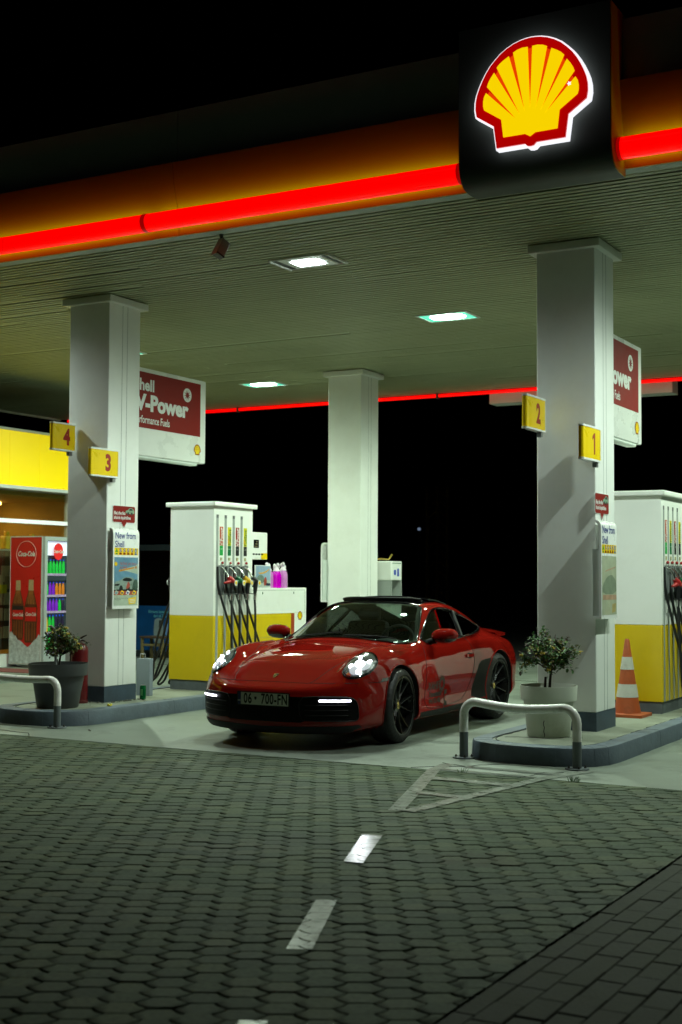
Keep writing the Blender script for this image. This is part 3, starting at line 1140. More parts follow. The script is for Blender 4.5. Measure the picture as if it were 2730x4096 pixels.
# security camera under the canopy edge
t = thing('security_camera', 'small security camera hanging under the canopy edge', 'camera', (-6.75, 9.80, CZ))
MB().tube([(0, 0, 0), (0, .01, -.06), (.012, .015, -.085)], [.022, .014, .014], 8).obj('bracket', dgrey, t, 50)
hm = Matrix.Translation((.02, .0, -.13)) @ Matrix.Rotation(R(-28), 4, 'Z') @ Matrix.Rotation(R(62), 4, 'X')
MB().box(-.045, .045, -.09, .055, -.04, .045, .008, 1).xf(hm).obj('housing', mat('camera grey', (.20, .19, .15), rough=.5, var=.1), t, 40)
MB().box(-.047, .047, -.105, -.0905, -.042, .047).xf(hm).obj('lens_face', black, t)
MB().box(-.05, .05, -.12, .06, .0455, .052).xf(hm).obj('sun_shield', mat('camera grey', (.2, .19, .15)), t)

# white panel hung under the rear edge
t = thing('rear_sign_board', 'plain pale board hung below the red tube at the canopy rear', 'sign board', (-7.0, 20.22, 4.40))
MB().box(-1.52, 1.52, -.02, .3, 0, .20).obj('board', white, t)
# ------------------------------------------------------------------ the red coupe: body surface
# stations from nose to tail; rows from roof/bonnet centre line, over the shoulder, down the flank, to the floor centre
def stn(x, *p):
    return [(q[2] if len(q) > 2 else x, q[0], q[1]) for q in p]


CAR_ST = [
    stn(1.00, (0, .47), (.2, .47, .99), (.40, .47, .955), (.53, .47, .91), (.64, .47, .85), (.725, .47, .78), (.79, .468, .70), (.838, .46, .61), (.79, .43, .70), (.64, .42, .85), (.40, .42, .955), (0, .42)),
    stn(.985, (0, .535, .962), (.2, .535, .952), (.40, .54, .917), (.54, .547, .865), (.645, .56, .805), (.74, .56, .715), (.815, .55, .625), (.862, .46, .53), (.825, .31, .635), (.68, .235, .81), (.40, .20, .935), (0, .19, .985)),
    stn(.93, (0, .593, .84), (.2, .593, .832), (.39, .597, .805), (.52, .606, .775), (.615, .624, .735), (.71, .638, .685), (.80, .622, .585), (.878, .47, .45), (.858, .30, .54), (.73, .17, .72), (.42, .14, .855), (0, .135, .885)),
    stn(.77, (0, .668, .69), (.2, .668, .686), (.40, .665, .668), (.525, .668, .645), (.605, .705, .61), (.70, .737, .57), (.815, .68, .475), (.895, .49, .37), (.88, .31, .42), (.79, .17, .50), (.5, .13, .6), (0, .13, .62)),
    stn(.52, (0, .75), (.2, .749, .518), (.41, .741, .50), (.535, .737, .46), (.60, .788, .42), (.70, .83, .355), (.835, .735, .285), (.908, .51, .24), (.905, .32, .26), (.84, .18, .28), (.5, .13, .3), (0, .13, .3)),
    stn(.24, (0, .815), (.2, .813), (.42, .80), (.545, .788, .22), (.605, .832, .19), (.695, .873, .13), (.84, .775, .08), (.915, .54, .07), (.912, .33, .07), (.85, .18, .08), (.5, .13), (0, .13)),
    stn(-.08, (0, .862), (.21, .859), (.43, .845), (.56, .828), (.62, .852), (.705, .88, -.1), (.845, .782, -.1), (.916, .56, -.1), (.912, .34, -.1), (.86, .18), (.5, .13), (0, .13)),
    stn(-.34, (0, .897), (.24, .89), (.46, .868), (.60, .848), (.66, .865), (.722, .882), (.84, .782), (.9, .58), (.895, .36), (.865, .18), (.5, .13), (0, .13)),
    stn(-.46, (0, .932, -.42), (.25, .92, -.43), (.47, .892, -.45), (.615, .862), (.675, .865), (.742, .874), (.836, .780), (.892, .59), (.885, .37), (.865, .18), (.5, .13), (0, .13)),
    stn(-.62, (0, 1.022, -.60), (.25, 1.012, -.605), (.465, .975, -.615), (.628, .906), (.69, .89), (.753, .88), (.835, .783), (.886, .6), (.878, .37), (.865, .18), (.5, .13), (0, .13)),
    stn(-.82, (0, 1.128, -.80), (.25, 1.118, -.805), (.45, 1.085), (.612, 1.005), (.69, .945), (.762, .887), (.834, .786), (.883, .61), (.874, .37), (.865, .18), (.5, .13), (0, .13)),
    stn(-1.02, (0, 1.212, -1.0), (.25, 1.203, -1.0), (.44, 1.175), (.588, 1.105), (.685, 1.0), (.77, .893), (.834, .79), (.88, .61), (.872, .37), (.865, .18), (.5, .13), (0, .13)),
    stn(-1.22, (0, 1.268, -1.2), (.25, 1.26, -1.2), (.43, 1.238), (.568, 1.18), (.675, 1.045), (.776, .897), (.835, .793), (.88, .62), (.872, .37), (.865, .18), (.5, .13), (0, .13)),
    stn(-1.5, (0, 1.296), (.25, 1.288), (.425, 1.266), (.555, 1.212), (.667, 1.065), (.781, .903), (.838, .802), (.882, .62), (.874, .37), (.868, .18), (.5, .13), (0, .13)),
    stn(-1.8, (0, 1.29), (.25, 1.282), (.42, 1.262), (.555, 1.218), (.663, 1.075), (.785, .91), (.845, .812), (.89, .63), (.882, .38), (.872, .18), (.5, .13), (0, .13)),
    stn(-2.1, (0, 1.255), (.24, 1.247), (.41, 1.228), (.55, 1.18), (.658, 1.06), (.79, .92), (.864, .835), (.915, .65), (.905, .39), (.88, .18), (.5, .13), (0, .13)),
    stn(-2.4, (0, 1.188), (.23, 1.18), (.395, 1.16), (.535, 1.112), (.645, 1.015), (.78, .918), (.876, .845), (.93, .66), (.925, .40), (.88, .2), (.5, .15), (0, .15)),
    stn(-2.7, (0, 1.092), (.22, 1.084), (.385, 1.063), (.52, 1.018), (.63, .95), (.76, .893), (.868, .83), (.926, .65), (.92, .40), (.88, .22), (.5, .18), (0, .18)),
    stn(-3.0, (0, .965), (.22, .96), (.39, .945), (.535, .918), (.645, .882), (.75, .848), (.84, .79), (.895, .63), (.89, .42), (.85, .26), (.5, .22), (0, .22)),
    stn(-3.26, (0, .865), (.25, .862), (.42, .85), (.55, .835, -3.25), (.65, .812, -3.22), (.74, .775, -3.19), (.80, .71, -3.16), (.84, .60, -3.13), (.82, .44, -3.13), (.78, .30, -3.16), (.5, .25, -3.2), (0, .25, -3.22)),
    stn(-3.45, (0, .73), (.25, .73, -3.445), (.42, .725, -3.42), (.55, .715, -3.38), (.64, .70, -3.34), (.71, .68, -3.29), (.75, .65, -3.25), (.77, .58, -3.22), (.75, .46, -3.25), (.66, .36, -3.32), (.45, .32, -3.40), (0, .31, -3.42)),
    stn(-3.52, (0, .58), (.25, .58, -3.515), (.42, .58, -3.49), (.53, .58, -3.44), (.60, .58, -3.40), (.66, .58, -3.35), (.69, .575, -3.31), (.71, .565, -3.28), (.69, .54, -3.31), (.60, .53, -3.4), (.42, .53, -3.49), (0, .53, -3.52)),
]


def crom(p0, p1, p2, p3, t):
    a = .5 * (2 * p1 + (p2 - p0) * t + (2 * p0 - 5 * p1 + 4 * p2 - p3) * t * t + (3 * p1 - p0 - 3 * p2 + p3) * t ** 3)
    return a


def resample(pts, n, mirror=False):
    out = []
    k = len(pts)
    for i in range(k - 1):
        p1, p2 = pts[i], pts[i + 1]
        if i > 0:
            p0 = pts[i - 1]
        elif mirror:
            p0 = Vector((p2.x, -p2.y, p2.z))
        else:
            p0 = p1 * 2 - p2
        if i + 2 < k:
            p3 = pts[i + 2]
        elif mirror:
            p3 = Vector((p1.x, -p1.y, p1.z))
        else:
            p3 = p2 * 2 - p1
        for j in range(n):
            out.append(crom(p0, p1, p2, p3, j / n))
    out.append(pts[-1].copy())
    return out


NU, NV = 16, 14
_rows = [resample([Vector(p) for p in s], NV, True) for s in CAR_ST]
GRID = [list(c) for c in zip(*[resample([r[j] for r in _rows], NU) for j in range(len(_rows[0]))])]
GU, GV = len(GRID), len(GRID[0])


def smooth_grid(g, it):
    for _ in range(it):
        h = [[p.copy() for p in r] for r in g]
        for i in range(1, GU - 1):
            for j in range(GV):
                a, b = g[i - 1][j], g[i + 1][j]
                c = g[i][j - 1] if j > 0 else Vector((g[i][1].x, -g[i][1].y, g[i][1].z))
                d = g[i][j + 1] if j < GV - 1 else Vector((g[i][-2].x, -g[i][-2].y, g[i][-2].z))
                h[i][j] = g[i][j] * .5 + (a + b + c + d) * .125
                if j in (0, GV - 1):
                    h[i][j].y = 0
        g = h
    return g


GRID = smooth_grid(GRID, 3)
_V = [p for r in GRID for p in r] + [Vector((p.x, -p.y, p.z)) for r in GRID for p in r]
_F = []
for _i in range(GU - 1):
    for _j in range(GV - 1):
        _q = (_i * GV + _j, (_i + 1) * GV + _j, (_i + 1) * GV + _j + 1, _i * GV + _j + 1)
        _F += [_q, tuple(GU * GV + t for t in _q[::-1])]
_k = 7 * NV
for _i in (0, GU - 1):                      # close the slits at nose and tail
    _u = [_i * GV + j for j in range(_k + 1)]
    _l = [_i * GV + j for j in range(GV - 1, _k - 1, -1)]
    _l = [_l[round(t * (len(_l) - 1) / _k)] for t in range(_k + 1)]
    for t in range(_k):
        _q = [_u[t], _u[t + 1], _l[t + 1], _l[t]]
        _q = [v for n, v in enumerate(_q) if v not in _q[:n]]
        if len(_q) > 2:
            _q = _q[::-1] if _i == 0 else _q
            _F += [tuple(_q), tuple(GU * GV + v for v in _q[::-1])]
BODY = BVHTree.FromPolygons(_V, _F)


def hit(o, d):
    h = BODY.ray_cast(Vector(o), Vector(d).normalized())
    return (h[0], h[1]) if h[0] is not None else (None, None)


def flank(x, z, s=1, off=0.):
    """point on the car's side at (x,z), s=+1 left."""
    p, n = hit((x, 2 * s, z), (0, -s, 0))
    if p is None:
        return Vector((x, s * .88, z))
    n = n if n.y * s > 0 else -n
    return p + n * off


def top(x, y, off=0.):
    p, n = hit((x, y, 3), (0, 0, -1))
    if p is None:
        return Vector((x, y, .8))
    n = n if n.z > 0 else -n
    return p + n * off


def front(y, z, off=0.):
    p, n = hit((3, y, z), (-1, 0, 0))
    if p is None:
        return Vector((.8, y, z))
    n = n if n.x > 0 else -n
    return p + n * off


# ------------------------------------------------------------------ the red coupe: assembly
def in_poly(p, poly):
    x, y = p
    c = False
    n = len(poly)
    for i in range(n):
        (x0, y0), (x1, y1) = poly[i], poly[i - 1]
        if (y0 > y) != (y1 > y) and x < (x1 - x0) * (y - y0) / (y1 - y0) + x0:
            c = not c
    return c


def near_poly(p, poly, closed=True):
    best = (9e9, None)
    n = len(poly)
    for i in range(n if closed else n - 1):
        a, b = Vector(poly[i]), Vector(poly[(i + 1) % n])
        d = b - a
        t = max(0, min(1, (Vector(p) - a).dot(d) / max(d.dot(d), 1e-12)))
        q = a + d * t
        e = (Vector(p) - q).length
        if e < best[0]:
            best = (e, q)
    return best


def patch(polys, fn, step=.03, off=.002, both=True, thick=0.):
    """flat outline cut into small cells and laid onto the body by fn(u,v,off)."""
    bm = bmesh.new()
    for poly in polys:
        bb = bmesh.new()
        bb.faces.new([bb.verts.new((u, v, 0)) for u, v in poly])
        us, vs = [p[0] for p in poly], [p[1] for p in poly]
        for ax, lo, hi in ((0, min(us), max(us)), (1, min(vs), max(vs))):
            k = int((hi - lo) / step)
            for i in range(1, k + 1):
                co = [0, 0, 0]
                co[ax] = lo + (hi - lo) * i / (k + 1)
                no = [0, 0, 0]
                no[ax] = 1
                bmesh.ops.bisect_plane(bb, geom=bb.verts[:] + bb.edges[:] + bb.faces[:], plane_co=co, plane_no=no)
        me = bpy.data.meshes.new('t')
        bb.to_mesh(me)
        bb.free()
        for s in ((1, -1) if both else (1,)):
            m2 = me.copy()
            for v in m2.vertices:
                p = fn(v.co.x, v.co.y, off)
                v.co = (p.x, p.y * s, p.z)
            if s < 0:
                m2.flip_normals()
            bm.from_mesh(m2)
            bpy.data.meshes.remove(m2)
        bpy.data.meshes.remove(me)
    if thick:
        g = bmesh.ops.solidify(bm, geom=bm.faces[:], thickness=thick)
    mb = MB()
    mb.b.free()
    mb.b = bm
    return mb


def build_car():
    red = mat('car paint', (.23, .0075, .0045), rough=.6, spec=.0, coat=1., crough=.012, var=.04, scale=3, rvar=.04)
    pn, plk = red.node_tree.nodes, red.node_tree.links      # the back of the panels is dark lining
    pb = pn['Principled BSDF']
    pb.inputs['Coat IOR'].default_value = 1.42
    ge = pn.new('ShaderNodeNewGeometry')
    src = pb.inputs['Base Color'].links[0].from_socket
    mx = pn.new('ShaderNodeMix')
    mx.data_type = 'RGBA'
    mx.inputs[7].default_value = (.008, .008, .008, 1)
    plk.new(ge.outputs['Backfacing'], mx.inputs[0])
    plk.new(src, mx.inputs[6])
    plk.new(mx.outputs[2], pb.inputs['Base Color'])
    cw = pn.new('ShaderNodeMath')
    cw.operation = 'SUBTRACT'
    cw.inputs[0].default_value = 1.
    plk.new(ge.outputs['Backfacing'], cw.inputs[1])
    plk.new(cw.outputs[0], pb.inputs['Coat Weight'])
    blk = mat('gloss black trim', (.006, .006, .007), rough=.12, coat=.6, var=.05)
    mbk = mat('matte black plastic', (.007, .007, .007), spec=.3, rough=.55, var=.2, scale=30)
    drk = mat('dark cavity', (.004, .004, .004), rough=.8, var=0)
    rub = mat('tyre rubber', (.014, .014, .014), rough=.5, var=.25, scale=20, bump=.2, bscale=80)
    rimm = mat('gloss black wheel', (.006, .006, .006), rough=.28, coat=.25, crough=.1, var=.05)
    flm = mat('dark protective film', (.004, .004, .0045), rough=.4, spec=.12, var=.1)
    chrome = mat('bright metal', (.75, .75, .75), rough=.12, metal=1., var=.05)
    lampw = mat('headlamp light', (1, 1, 1), emit=(.92, .95, 1.), estr=9, var=0)
    lampb = mat('headlamp reflector', (.55, .57, .6), rough=.12, metal=.9, var=.05)
    lampg = mat('headlamp reflector glow', (.8, .8, .8), rough=.2, emit=(.85, .9, 1.), estr=.3, var=0)
    drl = mat('running light', (1, 1, 1), emit=(.86, .85, 1.), estr=5, var=0)
    gold = mat('crest gold', (.75, .55, .2), rough=.25, metal=1., var=.1)
    wsg = glass('windscreen glass', (.50, .58, .53), refl=.045)
    sdg = glass('side glass', (.10, .11, .11), refl=.05)
    lgl = glass('headlamp glass', (.95, .96, .98), refl=.05)
    inm = mat('cabin trim', (.02, .02, .021), rough=.6, var=.2, scale=20)
    sea = mat('seat leather', (.03, .018, .016), rough=.5, var=.2, scale=20)
    whp = mat('number plate white', (.80, .82, .77), rough=.35, var=.04)
    ink = mat('black lettering', (.012, .012, .012), rough=.4, var=0)
    blu = mat('plate blue', (.01, .02, .12), rough=.4, var=0)
    brk = mat('brake disc steel', (.25, .25, .25), rough=.3, metal=1., var=.1)
    cal = mat('caliper red', (.4, .02, .02), rough=.3, coat=.5, var=.05)

    car = thing('sports_car', 'red two door coupe with lit headlights and a black roof parked between the pump islands', 'car', (-6.38, 10.93, 0), R(-88.31))

    # window outlines: windscreen and rear window in (x,y), side window in (x,z)
    ws = [(-.415, 0), (-.425, .2), (-.45, .42), (-.50, .58), (-.57, .69), (-.655, .735), (-.80, .685), (-.963, .632), (-1.12, .578), (-1.24, .53), (-1.265, .495), (-1.245, .42), (-1.2, .25), (-1.185, 0)]
    WS = ws + [(x, -y) for x, y in ws[-2:0:-1]]
    rw = [(-2.06, 0), (-2.08, .3), (-2.12, .43), (-2.2, .455), (-2.5, .44), (-2.75, .405), (-2.83, .36), (-2.85, .2), (-2.855, 0)]
    RW = rw + [(x, -y) for x, y in rw[-2:0:-1]]
    sr = [(-1.2, 0), (-1.215, .25), (-1.265, .44), (-1.31, .475), (-1.6, .462), (-1.85, .45), (-2.0, .43), (-2.035, .3), (-2.035, 0)]
    SR = sr + [(x, -y) for x, y in sr[-2:0:-1]]
    SD = smoothpoly([(-.73, .882), (-.96, 1.003), (-1.19, 1.122), (-1.36, 1.183), (-1.53, 1.204), (-1.715, 1.198), (-1.9, 1.162), (-2.13, 1.09), (-2.3, 1.03), (-2.375, .995), (-2.365, .975), (-2.25, .953), (-2.0, .928), (-1.6, .9), (-1.1, .885)], 1)
    ARCH = ((0., .34, .378), (-2.45, .356, .392))

    # snap the grid to the outlines
    V = [p.copy() for p in _V]
    H = GU * GV
    for i in range(H):
        p = V[i]
        for hx, hz, hr in ARCH:
            if p.y > .5:
                d = Vector((p.x - hx, p.z - hz))
                if abs(d.length - hr) < .014 and d.length > .1:
                    d = d.normalized() * hr
                    q, n = hit((hx + d.x, 2, hz + d.y), (0, -1, 0))
                    if q is not None and abs(q.y - p.y) < .05:
                        V[i] = q
        if p.z > .86 and p.x < -.35:
            if p.y > .5 and p.x > -2.45 and p.x < -.7:
                e, q = near_poly((p.x, p.z), SD)
                if e < .009:
                    r = flank(q.x, q.y)
                    if (r - p).length < .04:
                        V[i] = r
            for P in (WS, RW, SR):
                if abs(p.x - P[0][0]) > 1.0:
                    continue
                e, q = near_poly((p.x, p.y), P)
                if e < .008:
                    r = top(q.x, q.y)
                    if (r - p).length < .04:
                        V[i] = r
    for i in range(H):
        V[H + i] = Vector((V[i].x, -V[i].y, V[i].z))
    kinds = {k: [] for k in ('body', 'ws', 'rw', 'sr', 'sd')}
    for f in _F:
        c = sum((V[v] for v in f), Vector()) / len(f)
        k = 'body'
        if c.z < .8 and abs(c.y) > .5:
            for hx, hz, hr in ARCH:
                if (c.x - hx) ** 2 + (c.z - hz) ** 2 < hr * hr:
                    k = None
        elif c.z > .86 and c.x < -.38:
            if in_poly((c.x, c.y), WS):
                k = 'ws'
            elif in_poly((c.x, c.y), RW):
                k = 'rw'
            elif in_poly((c.x, c.y), SR):
                k = 'sr'
            elif abs(c.y) > .5 and in_poly((c.x, c.z), SD):
                k = 'sd'
        if k:
            kinds[k].append(f)

    def sub(name, faces, m, parent, sm=180):
        ids = {}
        vs = []
        fs = []
        for f in faces:
            g = []
            for v in f:
                if v not in ids:
                    ids[v] = len(vs)
                    vs.append(V[v])
                g.append(ids[v])
            fs.append(g)
        bm = bmesh.new()
        bv = [bm.verts.new(p) for p in vs]
        for g in fs:
            try:
                bm.faces.new([bv[t] for t in g])
            except ValueError:
                pass
        bmesh.ops.remove_doubles(bm, verts=bm.verts[:], dist=.0004)
        bmesh.ops.recalc_face_normals(bm, faces=bm.faces[:])
        if len(bm.faces) and sum(f.normal.dot(f.calc_center_median() - Vector((-1.3, 0, .6))) for f in bm.faces) < 0:
            bmesh.ops.reverse_faces(bm, faces=bm.faces[:])
        mb = MB()
        mb.b.free()
        mb.b = bm
        return mb.obj(name, m, parent, sm, fix=False)

    body = sub('body', kinds['body'], red, car)
    wso = sub('windscreen', kinds['ws'], wsg, car)
    sub('rear_window', kinds['rw'], wsg, car)
    roof = sub('glass_roof', kinds['sr'], blk, car)
    for s in (1, -1):
        fs = [f for f in kinds['sd'] if (V[f[0]].y > 0) == (s > 0)]
        so = sub('side_window', fs, sdg, car)
        # real side glass is only gently curved: fit a smooth sheet through it
        import numpy as np
        co = np.array([v.co[:] for v in so.data.vertices])
        A_ = np.stack([np.ones(len(co)), co[:, 0], co[:, 2], co[:, 0] ** 2], 1)
        sol = np.linalg.lstsq(A_, co[:, 1], rcond=None)[0]
        for v, yv in zip(so.data.vertices, A_ @ sol):
            v.co.y = yv
        pts = [flank(x, z, s, .004) for x, z in dense(SD, .03)]
        MB().tube(pts, .011, 6, True).obj('window_seal', blk, so, 60)
        MB().tube([flank(x, z, s, .006) for x, z in dense([(-1.86, 1.165), (-1.80, 1.07), (-1.68, .91)], .03, False)], [.026] * 9 if 0 else .02, 6).obj('window_divider', mbk, so, 60)
    MB().tube([top(x, y, .002) for x, y in dense(WS, .03)], .009, 6, True).obj('windscreen_seal', blk, wso, 60)
    # black printed band round the windscreen
    inner = [(x + (.02 if x < -.9 else -.02 if x < -.6 else -.028) * (1 if x > -1.0 else 3.2 if abs(y) < .45 else 1.5), y * .945) for x, y in WS]
    n = len(WS)
    bm = MB()
    for i in range(n):
        j = (i + 1) % n
        K = max(1, int((Vector(WS[i]) - Vector(WS[j])).length / .03))
        for t in range(K):
            a, b = Vector(WS[i]).lerp(Vector(WS[j]), t / K), Vector(WS[i]).lerp(Vector(WS[j]), (t + 1) / K)
            c, d = Vector(inner[i]).lerp(Vector(inner[j]), (t + 1) / K), Vector(inner[i]).lerp(Vector(inner[j]), t / K)
            for e in range(3):
                q = [a.lerp(d, e / 3), b.lerp(c, e / 3), b.lerp(c, (e + 1) / 3), a.lerp(d, (e + 1) / 3)]
                bm.b.faces.new([bm.b.verts.new(top(u.x, u.y, -.004)) for u in q])
    bm.obj('printed_border', mbk, wso, 180)
    MB().tube([top(x, y, .002) for x, y in dense(RW, .03)], .009, 6, True).obj('rear_window_seal', blk, car, 60)
    # wind deflector and raised roof panel
    pts = [top(-1.235 - .18 * (y / .44) ** 2, y, .031) for y in [(-.44 + .88 * i / 16) for i in range(17)]]
    MB().tube(pts, .014, 8).obj('wind_deflector', mbk, roof, 60)
    MB().tube([p - Vector((.02, 0, .018)) for p in pts], .014, 6).obj('deflector_mesh', mbk, roof, 60)
    bm = MB()
    NX, NY = 10, 12
    g = [[top(-1.62 - .5 * i / NX, -.43 + .86 * j / NY, .028 - .022 * max(0, i - 3) / NX) for j in range(NY + 1)] for i in range(NX + 1)]
    for i in range(NX):
        for j in range(NY):
            bm.b.faces.new([bm.b.verts.new(p) for p in (g[i][j], g[i + 1][j], g[i + 1][j + 1], g[i][j + 1])])
    bmesh.ops.remove_doubles(bm.b, verts=bm.b.verts[:], dist=.001)
    bmesh.ops.recalc_face_normals(bm.b, faces=bm.b.faces[:])
    bmesh.ops.solidify(bm.b, geom=bm.b.faces[:], thickness=.012)
    bm.obj('sliding_panel', blk, roof, 40)

    # shut lines
    def seam(name, pts, parent=body, r=.0028):
        MB().tube(pts, r, 4).obj(name, drk, parent)
    hl = [(.845, .385), (.80, .41), (.75, .43), (.64, .455), (.47, .498), (.27, .546), (.07, .60), (-.07, .645), (-.22, .68), (-.36, .70)]
    loop = [(x, -y) for x, y in hl[::-1]] + [(.852, -.30), (.862, -.1), (.862, .1), (.852, .30)] + hl
    seam('bonnet_gap', [top(x, y, .0005) for x, y in dense(smoothpoly(loop, 1, False), .02, False)])
    for s in (1, -1):
        seam('bumper_gap', [front(y, z, .0005) for y, z in ((.39 * s, .581), (.5 * s, .582), (.6 * s, .584))] + [flank(x, z, s, .0005) for x, z in ((.74, .585), (.66, .584), (.55, .583), (.43, .582), (.36, .583))])
        d = [(-.70, .875), (-.66, .815), (-.62, .733), (-.575, .62), (-.545, .473), (-.53, .36), (-.55, .29), (-.62, .262), (-.80, .262), (-1.07, .265), (-1.315, .276), (-1.467, .297), (-1.6, .36), (-1.70, .46), (-1.77, .58), (-1.81, .70), (-1.81, .80), (-1.775, .87), (-1.75, .90)]
        seam('door_gap', [flank(x, z, s, .0005) for x, z in dense(smoothpoly(d, 2, False), .03, False)])
        h = MB().prism(rrect(-.095, .095, -.016, .016, .015), 0, .012)
        q, nn = hit((-1.705, 2 * s, .718), (0, -s, 0))
        hm = frame(q + Vector((0, .014 * s, 0)), (s * 1., 0, 0), (0, 0, 1))
        h.xf(hm).obj('door_handle', red, car, 40)
        patch([smoothpoly([(-1.62, .70), (-1.70, .685), (-1.79, .70), (-1.79, .738), (-1.70, .75), (-1.62, .735)], 1)], lambda u, v, o, s=s: flank(u, v, s, o), .02, .002, False).obj('handle_recess', drk, car, 180)
        # stone guard film ahead of the rear wheel
        G = [(-1.70, .30), (-1.74, .38), (-1.82, .51), (-1.895, .62), (-1.95, .652), (-2.02, .664), (-2.245, .672), (-2.19, .60), (-2.13, .52), (-2.085, .44), (-2.065, .36), (-2.07, .28), (-1.9, .265)]
        patch([G], lambda u, v, o, s=s: flank(u, v, s, o), .03, .0016, False).obj('stone_guard', flm, car, 180)
        patch([[(-.42, .20), (-.40, .245), (-1.0, .245), (-1.7, .255), (-2.05, .262), (-2.05, .19), (-1.2, .175)]], lambda u, v, o, s=s: flank(u, v, s, o), .04, .003, False).obj('side_skirt', mbk, car, 180)
        patch([[(.40, .585), (.37, .612), (.20, .618), (.215, .587)]], lambda u, v, o, s=s: flank(u, v, s, o), .02, .006, False).obj('side_marker', blk, car, 180)

    # wheel arches: red lip and black liner
    for hx, hz, hr in ARCH:
        for s in (1, -1):
            an = [R(-28 + 236 * i / 40) for i in range(41)]
            lip = [flank(hx + hr * cos(a), hz + hr * sin(a), s, .0) for a in an]
            MB().tube(lip, .008, 6).obj('arch_lip', red, body, 60)
            bm = MB()
            ring = [[Vector((p.x, p.y - s * dy, p.z)) for p in lip] for dy in (.004, .1, .32)]
            for a, b in zip(ring[:-1], ring[1:]):
                for i in range(40):
                    bm.b.faces.new([bm.b.verts.new(q) for q in (a[i], a[i + 1], b[i + 1], b[i])])
            bm.b.faces.new([bm.b.verts.new(q) for q in ring[-1]])
            bm.obj('wheel_well', drk, car)

    # wheels
    def wheel(x, s, r, w, rr, steer, yo):
        b = MB()
        b.lathe([(rr - .012, w * .5), (rr + .004, w * .5), (rr + .004, w * .46), (rr - .012, w * .42), (rr - .03, w * .1), (rr - .03, -w * .4), (rr, -w * .46), (rr, -w * .5)], 64)
        b.lathe([(.0, w * .30), (.045, w * .30), (.06, w * .27), (.06, w * .2), (0, w * .2)], 24)
        for k in range(5):
            for e in (-1, 1):
                a0 = 2 * pi * k / 5 + e * .13 + pi / 2
                a1 = 2 * pi * k / 5 + e * .30 + pi / 2
                u0 = Vector((cos(a0), sin(a0), 0))
                u1 = Vector((cos(a1), sin(a1), 0))
                t0, t1 = Vector((-u0.y, u0.x, 0)), Vector((-u1.y, u1.x, 0))
                L = []
                for f in (0, .35, .7, 1):
                    c = (u0 * .05).lerp(u1 * (rr - .008), f)
                    t = t0.lerp(t1, f).normalized()
                    hw = .013 * (1 - .4 * f) + .002
                    z = w * (.28 + .17 * f ** 1.6)
                    L.append([c + t * hw + Vector((0, 0, z - .012)), c + t * .004 + Vector((0, 0, z + .004)), c - t * .004 + Vector((0, 0, z + .004)), c - t * hw + Vector((0, 0, z - .012)), c - t * hw * .8 + Vector((0, 0, z - .04)), c + t * hw * .8 + Vector((0, 0, z - .04))])
                for p, q in zip(L[:-1], L[1:]):
                    P = [b.b.verts.new(v) for v in p]
                    Q = [b.b.verts.new(v) for v in q]
                    for i in range(6):
                        b.b.faces.new((P[i], P[(i + 1) % 6], Q[(i + 1) % 6], Q[i]))
        o = b.obj('wheel', rimm, car, 35)
        t = MB()
        h = w * .5
        N = 120
        prof = [(rr + .002, h * .9), (rr + .03, h * 1.03), (r - .055, h * 1.06), (r - .022, h * .97), (r - .006, h * .85), (r, h * .7), (r, h * .5), (r - .008, h * .47), (r - .008, h * .42), (r, h * .39), (r, h * .1), (r - .008, h * .08), (r - .008, -h * .08), (r, -h * .1), (r, -h * .39), (r - .008, -h * .42), (r - .008, -h * .47), (r, -h * .5), (r, -h * .7), (r - .006, -h * .85), (r - .022, -h * .97), (r - .055, -h * 1.06), (rr + .03, -h * 1.03), (rr + .002, -h * .9)]
        t.lathe(prof, N)
        t.b.verts.ensure_lookup_table()
        for i, (pr, pz) in enumerate(prof):
            if abs(pz) > h * .6 and pr > r - .03:
                for j in range(0, N, 3):
                    v = t.b.verts[i * N + j].co
                    f = (pr - .006) / pr
                    v.x *= f
                    v.y *= f
        t.obj('tyre', rub, o, 50)
        d = MB().lathe([(.06, w * .05), (.165, w * .05), (.165, -.01), (.06, -.01)], 40, cap=False)
        d.obj('brake_disc', brk, o, 40)
        MB().box(.10, .18, -.07, .07, 0, .05, .012).obj('caliper', cal, o, 40)
        MB().lathe([(0, w * .30 + .006), (.03, w * .30 + .004), (.034, w * .30)], 20).obj('centre_cap', gold, o, 60)
        o.rotation_euler = (R(90) if s < 0 else R(-90), 0, 0)
        m = Matrix.Rotation(steer, 4, 'Z') @ Matrix.Rotation(-s * pi / 2, 4, 'X') @ Matrix.Rotation(.3, 4, 'Z')
        o.matrix_local = Matrix.Translation((x, s * yo, r)) @ m
        return o
    for s in (1, -1):
        wheel(0, s, .34, .245, .268, R(3.5), .782)
        wheel(-2.45, s, .356, .30, .282, 0, .765)

    # headlamps
    HL = [(.69, .63, .664), (.62, .612, .712), (.51, .608, .768), (.41, .645, .812), (.325, .688, .827), (.272, .742, .808), (.30, .79, .757), (.355, .81, .712), (.46, .812, .656), (.575, .785, .62), (.66, .738, .602), (.70, .682, .613)]
    HLs = smoothpoly(HL, 2)
    dirn = Vector((.62, .30, .72)).normalized()
    C0 = sum((Vector(p) for p in HL), Vector()) / len(HL)

    def onsurf(p, s, off):
        p = Vector(p)
        q, nn = hit((p.x + dirn.x, (p.y + dirn.y) * s, p.z + dirn.z), (-dirn.x, -dirn.y * s, -dirn.z))
        if q is None:
            q = Vector((p.x, p.y * s, p.z))
        return q + Vector((dirn.x, dirn.y * s, dirn.z)) * off

